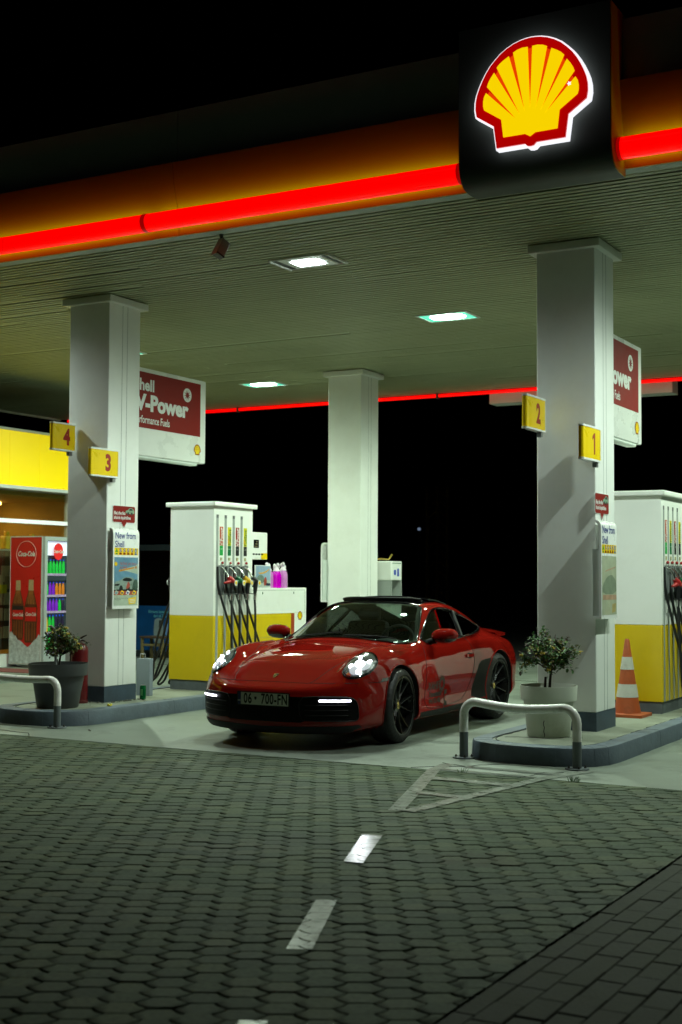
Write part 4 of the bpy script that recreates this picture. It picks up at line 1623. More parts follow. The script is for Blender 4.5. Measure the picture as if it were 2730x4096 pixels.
    def dome(s, scale, off, bul, K=6):
        bm = MB()
        rings = []
        for k in range(K + 1):
            f = 1 - k / K
            rings.append([onsurf(C0.lerp(Vector(p), scale * f), s, off + bul * (1 - f * f)) for p in HLs] if k < K else None)
        rv = [[bm.b.verts.new(q) for q in r] for r in rings[:-1]]
        c = bm.b.verts.new(onsurf(C0, s, off + bul))
        n = len(HLs)
        for a, b in zip(rv[:-1], rv[1:]):
            for i in range(n):
                bm.b.faces.new((a[i], a[(i + 1) % n], b[(i + 1) % n], b[i]))
        for i in range(n):
            bm.b.faces.new((rv[-1][i], rv[-1][(i + 1) % n], c))
        return bm
    ex = Vector((.38, .90, -.2))
    for s in (1, -1):
        h = dome(s, 1.02, .002, .003).obj('headlight', blk, car, 180)
        dome(s, .90, .006, .006).obj('reflector_bowl', lampb, h, 180)
        dome(s, 1.0, .008, .034).obj('lens', lgl, h, 180)
        MB().tube([onsurf(p, s, .004) for p in HLs], .006, 6, True).obj('lens_rim', blk, h, 60)
        # light units: centre projector, four corner bars
        U = Vector((-.32, .36, .10))        # along the lamp, inner low to outer high
        W = Vector((.30, .35, -.42))
        A, B = (Vector(HL[4]) + Vector(HL[5]) - Vector(HL[11]) - Vector(HL[0])) * .5, (Vector(HL[8]) - Vector(HL[2]))
        A, B = A * .5, B * .5
        for (u, v, ru, rv_, mm) in ((-.08, .06, .30, .33, lampw), (.36, .40, .17, .13, lampw), (.34, -.36, .15, .12, lampw), (-.5, .40, .2, .14, lampw), (-.42, -.40, .15, .11, lampw), (-.5, .15, .36, .42, lampg), (.0, .42, .42, .30, lampg)):
            c = C0 + A * u + B * v
            bm = MB()
            poly = [c + A * (ru * cos(t) * (.85 if mm is lampw else .9)) + B * (rv_ * sin(t)) for t in [2 * pi * i / 14 for i in range(14)]]
            off = .019 if mm is lampw else .0145
            vs = [bm.b.verts.new(onsurf(p, s, off)) for p in poly]
            cc = bm.b.verts.new(onsurf(c, s, off + .006))
            for i in range(14):
                bm.b.faces.new((vs[i], vs[(i + 1) % 14], cc))
            bm.obj('light_unit' if mm is lampw else 'light_reflector', mm, h, 180)

        sp = bpy.data.lights.new('low_beam', 'SPOT')
        sp.energy = 16
        sp.spot_size = R(80)
        sp.spot_blend = 1.0
        sp.shadow_soft_size = .05
        sp.color = (.9, .95, 1.)
        so_ = bpy.data.objects.new('low_beam', sp)
        COL.objects.link(so_)
        so_.parent = h
        so_.location = onsurf(C0, s, .06)
        so_.rotation_euler = (0, R(-80), 0)
    # front bumper: dark intakes, slats, running lights, lip and splitter
    SI = smoothpoly([(.345, .465), (.52, .474), (.62, .474), (.735, .470), (.775, .448), (.79, .40), (.795, .30), (.785, .262), (.735, .262), (.62, .262), (.45, .262), (.36, .27)], 1)
    for s in (1, -1):
        patch([SI], lambda u, v, o, s=s: front(u * s, v, o), .025, .002, False).obj('side_intake', flm, car, 180)
    CI = [(-.40, .468), (.40, .468), (.41, .42), (.40, .262), (.36, .245), (-.36, .245), (-.40, .262), (-.41, .42)]
    patch([CI], front, .03, .0012, False).obj('centre_intake', flm, car, 180)
    for s in (1, -1):
        sl = MB()
        for z in (.40, .355, .31):
            sl.tube([front(y * s, z, .006) for y in [.40 + .33 * i / 8 for i in range(9)]], .005, 5)
        sl.tube([front(y * s, z, .004) for y, z in dense(SI, .03)], .005, 5, True)
        sl.obj('intake_slats', mbk, car, 60)
    for s in (1, -1):
        P = rrect(.52, .75, .428, .448, .008)
        patch([P], lambda u, v, o, s=s: front(u * s, v, o), .02, .012, False, .006).obj('running_light', drl, car, 180)
    patch([[(-.80, .205), (-.72, .16), (0, .145), (.72, .16), (.80, .205), (.79, .225), (.6, .215), (0, .203), (-.6, .215), (-.79, .225)]], front, .04, .006, False).obj('splitter', mbk, car, 180)

    # number plate, crest
    PY = .02
    pl = MB().prism(rrect(-.268, .268, -.062, .062, .006), 0, .012).xf(frame(front(0, .44, .014) + Vector((0, PY, 0)), (0, 1, 0), (0, 0, 1))).obj('number_plate', blk, car)
    x0 = front(0, .44, .014).x + .0125
    MB().sheet([(-.226, -.053), (.258, -.053), (.258, .053), (-.226, .053)]).xf(frame((x0, PY, .44), (0, 1, 0), (0, 0, 1))).obj('plate_face', whp, pl)
    MB().sheet([(-.258, -.053), (-.226, -.053), (-.226, .053), (-.258, .053)]).xf(frame((x0, PY, .44), (0, 1, 0), (0, 0, 1))).obj('plate_band', blu, pl)
    text('plate_lettering', 'RKS', .02, whp, pl, (x0 + .001, PY - .242, .42), (0, 1, 0), (0, 0, 1), bold=.0004, xs=.8)
    for t, y in (('06', -.155), ('700', .045), ('-', .128), ('FN', .198)):
        text('plate_lettering', t, .124, ink, pl, (x0 + .001, PY + y, .438), (0, 1, 0), (0, 0, 1), bold=.003, xs=.66, space=1.08)
    sh = [(-.011, .014), (.011, .014), (.012, 0), (.007, -.01), (0, -.016), (-.007, -.01), (-.012, 0)]
    MB().prism(sh, 0, .001).xf(frame((x0 + .001, PY - .075, .445), (0, 1, 0), (0, 0, 1))).obj('plate_shield', ink, pl)
    cp, cn = hit((.772, 0, 2), (0, 0, -1))
    cn = cn if cn.z > 0 else -cn
    upv = Vector((0, 1, 0)).cross(cn)
    fm = frame(cp + cn * .002, (0, 1, 0), -upv if upv.z < 0 else upv)
    k = .034
    sh2 = [(-.8, 1), (-.3, .92), (0, 1.05), (.3, .92), (.8, 1), (.85, .2), (.6, -.5), (0, -1.15), (-.6, -.5), (-.85, .2)]
    cr = MB().prism([(x * k * .8, y * k) for x, y in sh2], 0, .004).xf(fm).obj('bonnet_crest', gold, car)
    for q in ([(.1, .05), (.7, .05), (.65, .75), (.1, .75)], [(-.65, -.05), (-.1, -.05), (-.1, -.65), (-.5, -.4)]):
        MB().prism([(x * k * .8, y * k) for x, y in q], .004, .005).xf(fm).obj('crest_field', ink, cr)

    # door mirrors
    for s in (1, -1):
        b = MB()
        prof = [(0, .0), (.045, .012), (.072, .05), (.078, .10), (.074, .16), (.06, .20), (.03, .225), (0, .232)]
        b.lathe(prof, 20, lambda x, y, z: (x * .95 + .0, z, y * .82 + .012 * z / .23))
        b.b.verts.ensure_lookup_table()
        for v in b.b.verts:
            if v.co.x < -.02:
                v.co.x = -.02 + (v.co.x + .02) * .25
            if s < 0:
                v.co.y *= -1
        o = b.obj('door_mirror', red, car, 60)
        o.location = (-.89, s * .80, .945)
        o.scale = (1.1, 1.2, 1.12)
        lo = MB().lathe([(r * 1.02 + .001, z) for r, z in prof], 20, lambda x, y, z: (x * .95, z, y * .82 + .012 * z / .23))
        bmesh.ops.bisect_plane(lo.b, geom=lo.b.verts[:] + lo.b.edges[:] + lo.b.faces[:], plane_co=(0, 0, -.018), plane_no=(0, 0, 1), clear_outer=True)
        for v in lo.b.verts:
            if v.co.x < -.02:
                v.co.x = -.022 + (v.co.x + .02) * .25
            if s < 0:
                v.co.y *= -1
        lo.obj('mirror_shell', blk, o, 60)
        MB().tube([Vector((.0, -s * .085, -.07)), Vector((.0, -s * .03, -.055)), Vector((0, s * .04, -.035))], [.03, .026, .03], 8).obj('mirror_foot', mbk, o, 60)

    # rear spoiler, wipers
    bm = MB()
    N = 24
    L = []
    for i in range(N + 1):
        y = -.66 + 1.32 * i / N
        e = 1 - (abs(y) / .66) ** 4 * .5
        L.append([Vector((-2.98, y, .955 - .05 * (y / .66) ** 2)), Vector((-3.18, y, .965 - .06 * (y / .66) ** 2)), Vector((-3.18 - .25 * e, y, .952 - .06 * (y / .66) ** 2)), Vector((-3.18 - .25 * e, y, .925 - .06 * (y / .66) ** 2)), Vector((-3.05, y, .91 - .05 * (y / .66) ** 2))])
    R_ = [[bm.b.verts.new(q) for q in l] for l in L]
    for a, c in zip(R_[:-1], R_[1:]):
        for i in range(5):
            bm.b.faces.new((a[i], a[(i + 1) % 5], c[(i + 1) % 5], c[i]))
    bm.b.faces.new(R_[0][::-1])
    bm.b.faces.new(R_[-1])
    bm.obj('rear_spoiler', red, car, 50)
    for y0, y1, xo in ((-.50, .02, 0.), (.06, .56, .0)):
        MB().tube([top(-.44 - .22 * (y0 + (y1 - y0) * t) ** 2 - .05 * t, y0 + (y1 - y0) * t, .012) for t in [i / 8 for i in range(9)]], .007, 5).obj('wiper', mbk, car, 60)
    # cabin
    MB().box(-1.05, -.50, -.66, .66, .72, .86, .05).obj('dashboard', inm, car, 40)
    b = MB()
    b.lathe([(.20 * .5, .0), (.2, .04), (.22, .1)], 20, lambda x, y, z: (-.78 + z * .0 + x * .6, .37 + y * 1.15, .905 - (x * x + y * y) * .9), a0=0, a1=2 * pi)
    b.ball((-.80, .37, .86), .09, (1.2, 2.2, .62), 2)
    b.obj('instrument_cowl', inm, car, 60)
    MB().tube([Vector((-.98 + .07 * cos(t), .37 + .185 * cos(t + 1.57), .86 + .17 * sin(t + 1.57) + .0)) if 0 else Vector((-1.0 - .06 * sin(t), .37 + .185 * cos(t), .87 + .165 * sin(t))) for t in [2 * pi * i / 28 for i in range(28)]], .014, 8, True).obj('steering_wheel', inm, car, 60)
    for s in (1, -1):
        st = MB()
        st.box(-1.75, -1.25, s * .37 - .24, s * .37 + .24, .35, .5, .06)
        st.xf(Matrix.Identity(4))
        st.merge(MB().box(-.07, .07, -.24, .24, 0, .62, .06).b, Matrix.Translation((-1.72, s * .37, .45)) @ Matrix.Rotation(R(-14), 4, 'Y'))
        st.merge(MB().box(-.05, .05, -.12, .12, 0, .17, .04).b, Matrix.Translation((-1.88, s * .37, 1.03)) @ Matrix.Rotation(R(-10), 4, 'Y'))
        st.obj('seat', sea, car, 40)
    MB().box(-1.13, -1.10, -.12, .12, 1.10, 1.165, .012).obj('rear_view_mirror', inm, car, 40)
    MB().box(-2.3, -.5, -.72, .72, .2, .34).obj('cabin_floor', drk, car)
    # door lettering
    dec = mat('door decal', (.02, .02, .02), rough=.4, var=0)

    def flanktext(s_, size, x, z, **k):
        me = text_mesh(s_, size, **k)
        for v in me.vertices:
            p = flank(x - v.co.x, z + v.co.y, 1, .002)
            v.co = p
        link('door_lettering', me, dec, car)
    flanktext('XAHI', .105, -.73, .468, bold=.004, shear=.15)
    flanktext('Transmission', .072, -.79, .388, bold=.0025, shear=.25, xs=.82)
    flanktext('044/ 152 400', .062, -.77, .324, bold=.003, shear=.25, xs=.85)
    gear = []
    for i in range(16):
        for a, r in ((i - .28, .062), (i - .2, .085), (i + .2, .085), (i + .28, .062)):
            gear.append((r * cos(a * 2 * pi / 16), r * sin(a * 2 * pi / 16)))
    big = []
    for i in range(12):
        for a, r in ((i - .25, .20), (i - .18, .245), (i + .18, .245), (i + .25, .20)):
            big.append((r * cos(a * 2 * pi / 12), r * sin(a * 2 * pi / 12)))

    def ringpatch(pts, inr, cx, cz, a0, a1, sc=1.):
        bm = MB()
        n = len(pts)
        for i in range(n):
            a, c = pts[i], pts[(i + 1) % n]
            t = math.degrees(math.atan2(a[1], a[0])) % 360
            if not (a0 <= t <= a1):
                continue
            def inn(p):
                l = math.hypot(*p)
                return (p[0] / l * inr, p[1] / l * inr)
            q = [a, c, inn(c), inn(a)]
            bm.b.faces.new([bm.b.verts.new(flank(cx - u, cz + v * sc, 1, .002)) for u, v in q])
        return bm.obj('door_emblem', dec, car)
    ringpatch(gear, .04, -.955, .478, 0, 360)
    ringpatch(big, .185, -.84, .395, 250, 359)
    return car


build_car()
# ------------------------------------------------------------------ fuel dispensers
rubber = mat('hose rubber', (.012, .013, .014), rough=.4, var=.2, scale=30)
pumpw = mat('pump white', (.82, .84, .79), rough=.35, var=.035, scale=2, rvar=.05, dirt=(.62, .62, .54, .3), dscale=1.4)
pumpy = mat('pump yellow', (.66, .47, .004), rough=.38, var=.04, scale=2, rvar=.05, dirt=(.38, .27, .02, .3), dscale=1.6)
slotg = mat('slot grey', (.30, .33, .31), rough=.5, var=.05)
recg = mat('holster grey', (.11, .12, .12), rough=.4, var=.2, scale=15)
chromem = mat('nozzle spout metal', (.6, .6, .6), rough=.25, metal=1., var=.1)
plinth = mat('plinth grey', (.10, .115, .12), rough=.6, var=.25, scale=7)
ngr = mat('nozzle green', (.004, .10, .035), rough=.35, var=.05)
nye = mat('nozzle yellow', (.65, .38, .01), rough=.35, var=.05)
nrd = mat('nozzle red', (.36, .012, .012), rough=.35, var=.05)
lgrn = mat('label green', (.01, .36, .06), rough=.4, var=.03)
lgrn2 = mat('label dark green', (.005, .15, .045), rough=.4, var=.03)
lyel = mat('label lime yellow', (.66, .62, .01), rough=.35, var=.03)
lora = mat('label orange red', (.50, .07, .012), rough=.35, var=.05)
lred = mat('label deep red', (.34, .02, .012), rough=.35, var=.05)
beige = mat('button beige', (.42, .40, .22), rough=.5, var=.1)


def build_dispenser(x, y, label):
    t = thing('fuel_dispenser', label, 'fuel pump', (x, y, .143), 0, 'tall white and yellow fuel pumps')
    W, Dp, H = .65, .86, 2.285
    ZY = .90
    Cx = -W / 2
    MB().box(-W + .015, -.012, .012, Dp + 1.335, 0, .12).obj('plinth', plinth, t)
    b = MB().box(-W, 0, 0, Dp, ZY, H - .055, .006, 1)
    tw = b.obj('tower', pumpw, t)
    MB().box(-W, .0005, -.0005, Dp, .12, ZY - .001, .004, 1).obj('tower_base', pumpy, t)
    MB().box(-W - .045, .045, -.045, Dp + .045, H - .055, H, .012, 2).obj('top_cover', pumpw, t)
    # lower cabinet
    cy0, cy1, ch = Dp, Dp + 1.345, 1.235
    MB().box(-W + .004, -.004, cy0, cy1, ZY, ch, .006, 1).obj('cabinet', pumpw, t)
    MB().box(-W / 2, -.004, cy0, cy1 - .39, .12, ZY - .001, .003, 1).obj('cabinet_base', pumpy, t)
    MB().box(-W + .004, -W / 2 - .001, cy0, cy1 - .31, .12, ZY - .001, .003, 1).obj('cabinet_back', pumpw, t)
    MB().box(-W + .005, -.005, cy1 - .309, cy1, .12, ZY - .001, .003, 1).obj('cabinet_end', pumpw, t)
    MB().box(-W / 2, -.0035, cy1 - .389, cy1 - .31, .12, ZY - .001).obj('red_band', mat('band red', (.36, .05, .012), rough=.4, var=.05), t)
    g = MB()
    g.box(-.0035, -.002, cy0 + .02, cy1 - .04, ch - .032, ch - .028).box(-.0035, -.002, cy1 - .044, cy1 - .04, .9, ch - .03).box(-.0035, -.002, cy0, cy1 - .4, .60, .603)
    g.obj('door_seam', slotg, t)
    g = MB()
    for yy in (cy0 + .25, cy1 - .33):
        g.lathe([(0, .004), (.011, .003), (.012, 0)], 12, lambda a, c, z, yy=yy: (-.004 + z, yy + a * .8, ch - .065 + c * 1.4))
    g.obj('cabinet_lock', ngr, t)
    pecten(t, (-.0035, cy1 - .165, .865), (0, 1, 0), (0, 0, 1), .115, redp, yel, .001)
    # display head on the far end of the tower
    MB().box(-W + .01, -.008, Dp, Dp + .36, 1.60, 1.945, .008, 2).obj('display_head', pumpw, t)
    MB().box(-W + .2, -.2, Dp + .05, Dp + .3, ch, 1.6).obj('display_post', slotg, t)
    scr = mat('display screen', (.012, .016, .012), rough=.15, var=.1)
    d = MB().box(-.0078, -.005, Dp + .035, Dp + .155, 1.745, 1.85).obj('display_screen', scr, t)
    b = MB()
    for r in range(3):
        b.box(-.0048, -.0045, Dp + .05 + .02 * r, Dp + .125, 1.758 + r * .03, 1.772 + r * .03)
    b.obj('display_digits', mat('display digits', (.06, .05, .03), emit=(.5, .35, .1), estr=.12, var=0), d)
    b = MB()
    for k in range(4):
        b.box(-.0078, -.006, Dp - .015 + k * .065 + .03, Dp + .03 + k * .065 + .03, 1.655, 1.675)
    b.obj('display_window', scr, t)
    MB().box(-.0079, -.0065, Dp + .21, Dp + .352, 1.605, 1.68).obj('yellow_notice', yel, t)
    # both faces carry four channels, labels, holsters, nozzles and hoses
    tops = ((lora, lgrn, nrd, 'V-Power'), (lyel, lgrn2, ngr, 'FuelSave'), (lred, black, nye, 'V-Power'), (lyel, black, rubber, 'FuelSave'))
    for s in (1, -1):
        def X(o):
            return o if s > 0 else -W - o
        U = (0, s, 0)
        Y = (lambda yy: yy) if s > 0 else (lambda yy: Dp - yy)

        def bx(o0, o1, y0, y1, z0, z1, bev=0):
            a, c = sorted((X(o0), X(o1)))
            p, q = sorted((Y(y0), Y(y1)))
            return MB().box(a, c, p, q, z0, z1, bev)
        for k in range(4):
            y0 = .05 + .176 * k
            c = bx(.0012, .0025, y0, y0 + .048, .12, 2.13)
            c.obj('hose_channel', slotg, t)
            bx(.0026, .003, y0, y0 + .048, 2.09, 2.13).obj('channel_hood', recg, t)
            yl0, yl1 = y0 + .074, y0 + .146
            bx(.0012, .003, yl0, yl1, 1.755, 1.985).obj('grade_label', tops[k][0], t)
            bx(.0012, .003, yl0, yl1, 1.635, 1.753).obj('fuel_label', tops[k][1], t)
            yc = (yl0 + yl1) / 2
            text('label_lettering', tops[k][3], .075, (wht if k % 2 == 0 else ngr), t, (X(.0036), Y(yc + .006), 1.86), (0, 0, 1), (0, -s, 0), bold=.0016, xs=.78)
            if k % 2 == 0:
                text('label_lettering', 'Shell', .034, wht, t, (X(.0036), Y(yc - .025), 1.81), (0, 0, 1), (0, -s, 0), bold=.0005, xs=.8)
                MB().lathe([(0, .001), (.014, .001), (.014, 0)], 16, lambda a, c_, z, yc=yc: (X(.0032 + z), Y(yc) + a, 1.962 + c_)).obj('label_dot', wht, t)
            else:
                text('label_lettering', 'Shell', .034, lora, t, (X(.0036), Y(yc - .025), 1.81), (0, 0, 1), (0, -s, 0), bold=.0005, xs=.8)
            text('label_lettering', ('Unleaded', 'Unleaded 95', 'Diesel', 'Diesel')[k], .02, wht, t, (X(.0036), Y(yc), 1.715), U, (0, 0, 1), xs=.62)
            bx(.0012, .008, yl0 + .012, yl0 + .05, 1.575, 1.61).obj('selector_button', beige, t)
            MB().ball((X(.016), Y(yl0 + .045), 1.545), .017).obj('red_knob', nrd, t, 180)
            bx(.0035, .006, yl0 + .052, yl0 + .075, 1.53, 1.56).obj('yellow_tab', nye, t)
            # holster
            h = bx(.001, .004, yl0 - .018, yl1 + .012, 1.155, 1.515)
            ho = h.obj('holster', recg, t)
            e = bx(.004, .02, yl0 - .018, yl0 - .008, 1.155, 1.515)
            p = bx(.004, .02, yl1 + .002, yl1 + .012, 1.155, 1.515)
            e.merge(p.b)
            e.obj('holster_side', slotg, ho)
            # nozzle
            q = lambda dx, dy, z: Vector((X(dx if s > 0 or dx > .148 else dx * .42), Y(yl0 + dy), z))
            nz = MB()
            nz.tube([q(.075, .085, 1.375), q(.095, .125, 1.335), q(.105, .15, 1.305)], [.026, .038, .034], 10)
            nz.tube([q(.09, .12, 1.325), q(.085, .05, 1.31), q(.07, .0, 1.30)], [.03, .022, .01], 8)
            n_ = nz.obj('nozzle', tops[k][2], t, 50)
            MB().tube([q(.015, .015, 1.49), q(.04, .045, 1.465), q(.06, .07, 1.42), q(.076, .086, 1.37)], [.011, .012, .013, .015], 8).obj('spout', chromem, n_, 50)
            g = MB().tube([q(.10, .135, 1.30), q(.098, .128, 1.22), q(.096, .122, 1.16)], [.03, .026, .02], 8)
            g.tube([q(.07, .01, 1.30), q(.075, -.012, 1.24), q(.085, .0, 1.17), q(.095, .1, 1.165)], .007, 6)
            g.obj('grip', rubber, n_, 50)
            f = frame(q(.125, .17, 1.295), Vector((0, s, 0)).cross(Vector((0, 0, 1))) if 0 else Vector((.6, -.8 * s if s > 0 else .8, 0)) if 0 else (0, s, 0), (0, 0, 1))
            MB().prism([(.03 * cos(a), .034 * sin(a)) for a in [2 * pi * i / 18 for i in range(18)]], -.0, .006).xf(frame(q(.142, .15, 1.30), (0, s, 0), (0, 0, 1))).obj('nozzle_badge', wht, n_)
            MB().prism([(.02 * cos(a), .023 * sin(a)) for a in [2 * pi * i / 14 for i in range(14)]], .006, .0075).xf(frame(q(.142, .15, 1.30), (0, s, 0), (0, 0, 1))).obj('badge_centre', yel, n_)
            MB().tube([q(.096, .122, 1.165), q(.096, .12, 1.09)], [.021, .019], 10).obj('hose_coupling', chromem, n_, 50)
            # hose: down from the nozzle, loops low, back up into its channel
            low = .10 + .05 * ((k * 7) % 3)
            pts = [q(.096, .12, 1.10), q(.11, .115, .9), q(.13, .09, .55), q(.15, .10, low + .14), q(.17, .19, low), q(.165, .28, low + .12), q(.13, .22, .48), q(.06, .08, .9), q(.015, -.035, 1.25), q(.004, -.05, 1.5)]
            if s < 0:
                pts = [q(.096, .12, 1.10), q(.15, .13, .85), q(.20 + .02 * k, .14, .5), q(.29 + .05 * (k % 3), .15, .12), q(.36 + .05 * (k % 3), .17, .02), q(.40 + .04 * (k % 3), .19, .03), q(.33 + .04 * (k % 2), .17, .14), q(.22, .1, .48), q(.15, .02, .9), q(.035, -.035, 1.25), q(.004, -.05, 1.5)]
            V_ = [Vector(p) for p in pts]
            fine = []
            for i in range(len(V_) - 1):
                a0 = V_[max(0, i - 1)]
                a3 = V_[min(len(V_) - 1, i + 2)]
                for j in range(6):
                    tt = j / 6
                    p1, p2 = V_[i], V_[i + 1]
                    fine.append(.5 * (2 * p1 + (p2 - a0) * tt + (2 * a0 - 5 * p1 + 4 * p2 - a3) * tt * tt + (3 * p1 - a0 - 3 * p2 + a3) * tt ** 3))
            fine.append(V_[-1])
            MB().tube(fine, .0145, 8).obj('hose', rubber, t, 60)
    return t


build_dispenser(-9.17, 13.22, 'white and yellow fuel pump left of the red car, with bottles on its cabinet')
build_dispenser(-3.77, 13.45, 'white and yellow fuel pump behind the orange traffic cone')

# leaflet stand and washer fluid bottles on the left pump's cabinet
t = thing('leaflet_poster', 'small sky blue car poster standing on the pump cabinet', 'poster', (-9.175, 14.16, 1.378))
MB().box(-.02, .0, 0, .36, 0.0, .29, .003, 1).obj('poster_board', white2, t)
F = lambda o: frame((.001 + o, 0, 0), (0, 1, 0), (0, 0, 1))
pp = MB().sheet([(.008, .012), (.352, .012), (.352, .282), (.008, .282)]).xf(F(0)).obj('poster_print', mat('leaflet sky', (.28, .40, .52), rough=.35, var=.2, scale=9), t)
MB().sheet([(.008, .012), (.352, .012), (.352, .10), (.008, .10)], .0004).xf(F(0)).obj('printed_ground', mat('leaflet pale', (.45, .52, .48), rough=.35, var=.2, scale=20), pp)
MB().sheet(smoothpoly([(.06, .20), (.14, .195), (.24, .215), (.325, .25), (.325, .235), (.24, .195), (.14, .178), (.07, .185)], 1), .0008).xf(F(0)).obj('printed_canopy', mat('leaflet orange', (.70, .36, .01), rough=.35, var=.1), pp)
MB().sheet(smoothpoly([(.02, .06), (.2, .06), (.2, .12), (.17, .165), (.08, .17), (.02, .12)], 1), .0012).xf(F(0)).obj('printed_car', mat('leaflet car', (.16, .22, .18), rough=.35, var=.5, scale=40), pp)
MB().sheet(smoothpoly([(.19, .03), (.25, .03), (.27, .10), (.24, .15), (.2, .12)], 1), .0016).xf(F(0)).obj('printed_motorcycle', mat('leaflet red', (.36, .06, .04), rough=.35, var=.5, scale=60), pp)
MB().sheet([(.25, .03), (.35, .03), (.35, .06), (.25, .065)], .0016).xf(F(0)).obj('printed_shadow', mat('leaflet dark', (.02, .02, .05), rough=.35, var=.3, scale=40), pp)


def fluid():
    m = mat('washer fluid pink', (.55, .05, .50), rough=.18, var=.15, scale=20, coat=.5, emit=None)
    return m


pinkA = mat('washer fluid magenta', (.62, .0, .55), rough=.15, var=.1, scale=15, coat=.6)
pinkB = mat('washer fluid pale', (.60, .22, .58), rough=.15, var=.2, scale=15, coat=.6)
film = mat('clear bag film', (.72, .66, .72), rough=.12, var=.15, scale=12, coat=.5)


def build_bottle(x, y, z, m, label, rz, s=1.):
    t = thing('fluid_bottle', label, 'bottle', (x, y, z), rz, 'pink washer fluid bottles on the pump cabinet')
    b = MB()
    prof = [(.0, .0), (.98, .0), (1, .06), (1, .55), (.97, .66), (.80, .80), (.62, .86)]
    n = 20
    sq = lambda a: (math.copysign(abs(cos(a)) ** .7, cos(a)), math.copysign(abs(sin(a)) ** .7, sin(a)))
    rings = []
    for r, zz in prof:
        rings.append([b.b.verts.new((.052 * s * r * sq(2 * pi * i / n)[0], .075 * s * r * sq(2 * pi * i / n)[1], zz * .26 * s)) for i in range(n)])
    for a, c in zip(rings[:-1], rings[1:]):
        for i in range(n):
            b.b.faces.new((a[i], a[(i + 1) % n], c[(i + 1) % n], c[i]))
    b.b.faces.new(rings[-1])
    b.obj('bottle_body', m, t, 60)
    MB().lathe([(.045 * s, .225 * s), (.03 * s, .26 * s), (.018 * s, .275 * s), (.018 * s, .285 * s), (0, .285 * s)], 16, lambda a, c, zz: (a, c * 1.3, zz)).obj('bottle_shoulder', film, t, 60)
    MB().lathe([(.022 * s, .28 * s), (.022 * s, .305 * s), (0, .305 * s)], 14).obj('bottle_cap', white2, t, 50)
    # knotted bag top
    k = MB()
    rnd = random.Random(int(y * 100))
    for i in range(4):
        a = rnd.uniform(0, 6.28)
        k.ball((.02 * cos(a), .03 * sin(a), .27 * s + .012 * i), .028 * s, (.8, 1, 1.1), 1)
    k.obj('bag_knot', film, t, 60)
    return t


build_bottle(-9.26, 14.60, 1.378, pinkB, 'pale pink bagged bottle next to the small poster', .1)
build_bottle(-9.25, 14.78, 1.378, pinkA, 'bright magenta bagged bottle between two paler ones', -.1, .98)
build_bottle(-9.25, 14.945, 1.378, pinkB, 'pale pink bagged bottle furthest from the pump tower', .2, 1.02)

# paper towel and glove box behind the rear column
t = thing('towel_dispenser', 'white towel and glove dispenser with blue pictograms behind the rear column', 'dispenser', (-9.12, 17.83, .143))
MB().box(-.42, 0, 0, .36, 0, 1.0, .01, 1).obj('lower_body', pumpw, t)
MB().box(-.42, -.2, 0, .36, 1.0, 1.34).box(-.2, 0, 0, .03, 1.0, 1.34).box(-.2, 0, .33, .36, 1.0, 1.34).obj('recess', slotg, t)
MB().box(-.42, 0, 0, .36, 1.34, 1.63, .01, 1).obj('upper_body', pumpw, t)
MB().box(.001, .002, .04, .33, 1.595, 1.605).obj('top_slot', lgrn2, t)
icb = mat('icon strong blue', (.01, .05, .45), rough=.4, var=0)
MB().prism(rrect(.09, .16, 1.42, 1.5, .02), .001, .002, lambda u, v, w: (w, u, v)).obj('glove_icon', icb, t)
MB().prism(rrect(.20, .26, 1.40, 1.52, .02), .001, .002, lambda u, v, w: (w, u, v)).obj('towel_icon', icb, t)
t = MB().tube([(-.3, .02, 0), (-.1, .04, .02), (.0, .1, .01), (.05, .12, .09)], .012, 6)
tag(t.obj('brass_chain', mat('brass', (.5, .36, .08), rough=.35, metal=.8, var=.2), None, 50, (-9.25, 17.9, 1.79)), 'short gold coloured chain lying on the towel dispenser', 'chain')

# squeegee in a bucket by the rear column, seen through the car's windows
t = thing('window_squeegee', 'window squeegee with a blue and yellow handle standing in a bucket behind the car', 'squeegee', (-9.12, 16.25, .143))
MB().tube([(.02, .27, .22), (-.02, -.36, .675)], .012, 8).obj('handle_shaft', white2, t, 50)
MB().tube([(-.02, -.36, .675), (-.025, -.46, .748)], .016, 8).obj('handle_sleeve', mat('sleeve blue', (.02, .06, .3), rough=.4, var=.1), t, 50)
MB().tube([(-.025, -.46, .748), (-.028, -.52, .79)], .017, 8).obj('handle_tip', nye, t, 50)
t = thing('bucket', 'dark plastic bucket holding the squeegee behind the car', 'bucket', (-9.1, 16.52, .143))
MB().lathe([(0, .0), (.11, 0), (.14, .32), (.145, .32), (.145, .335), (.132, .335), (.105, .01)], 28).obj('bucket_body', mat('dark grey bucket', (.05, .055, .06), rough=.5, var=.1), t, 40)
MB().tube([(.14 * cos(a), .03, .33 + .11 * sin(a)) for a in [pi * i / 12 for i in range(13)]], .004, 5).obj('bucket_handle', steel, t, 50)

# ------------------------------------------------------------------ pots, plants and small things on the islands
leafA = mat('rose leaf', (.055, .15, .028), rough=.5, var=.45, scale=30)
leafB = mat('rose leaf yellowing', (.22, .20, .03), rough=.55, var=.4, scale=30)
leafC = mat('withered leaf', (.06, .04, .018), rough=.7, var=.4, scale=30)
stemm = mat('woody stem', (.03, .022, .014), rough=.8, var=.3, scale=30)
blosm = mat('yellow rose petal', (.62, .45, .06), rough=.6, var=.2, scale=60)
soil = mat('potting soil', (.03, .022, .014), rough=1, var=.5, scale=30, bump=.6, bscale=50)


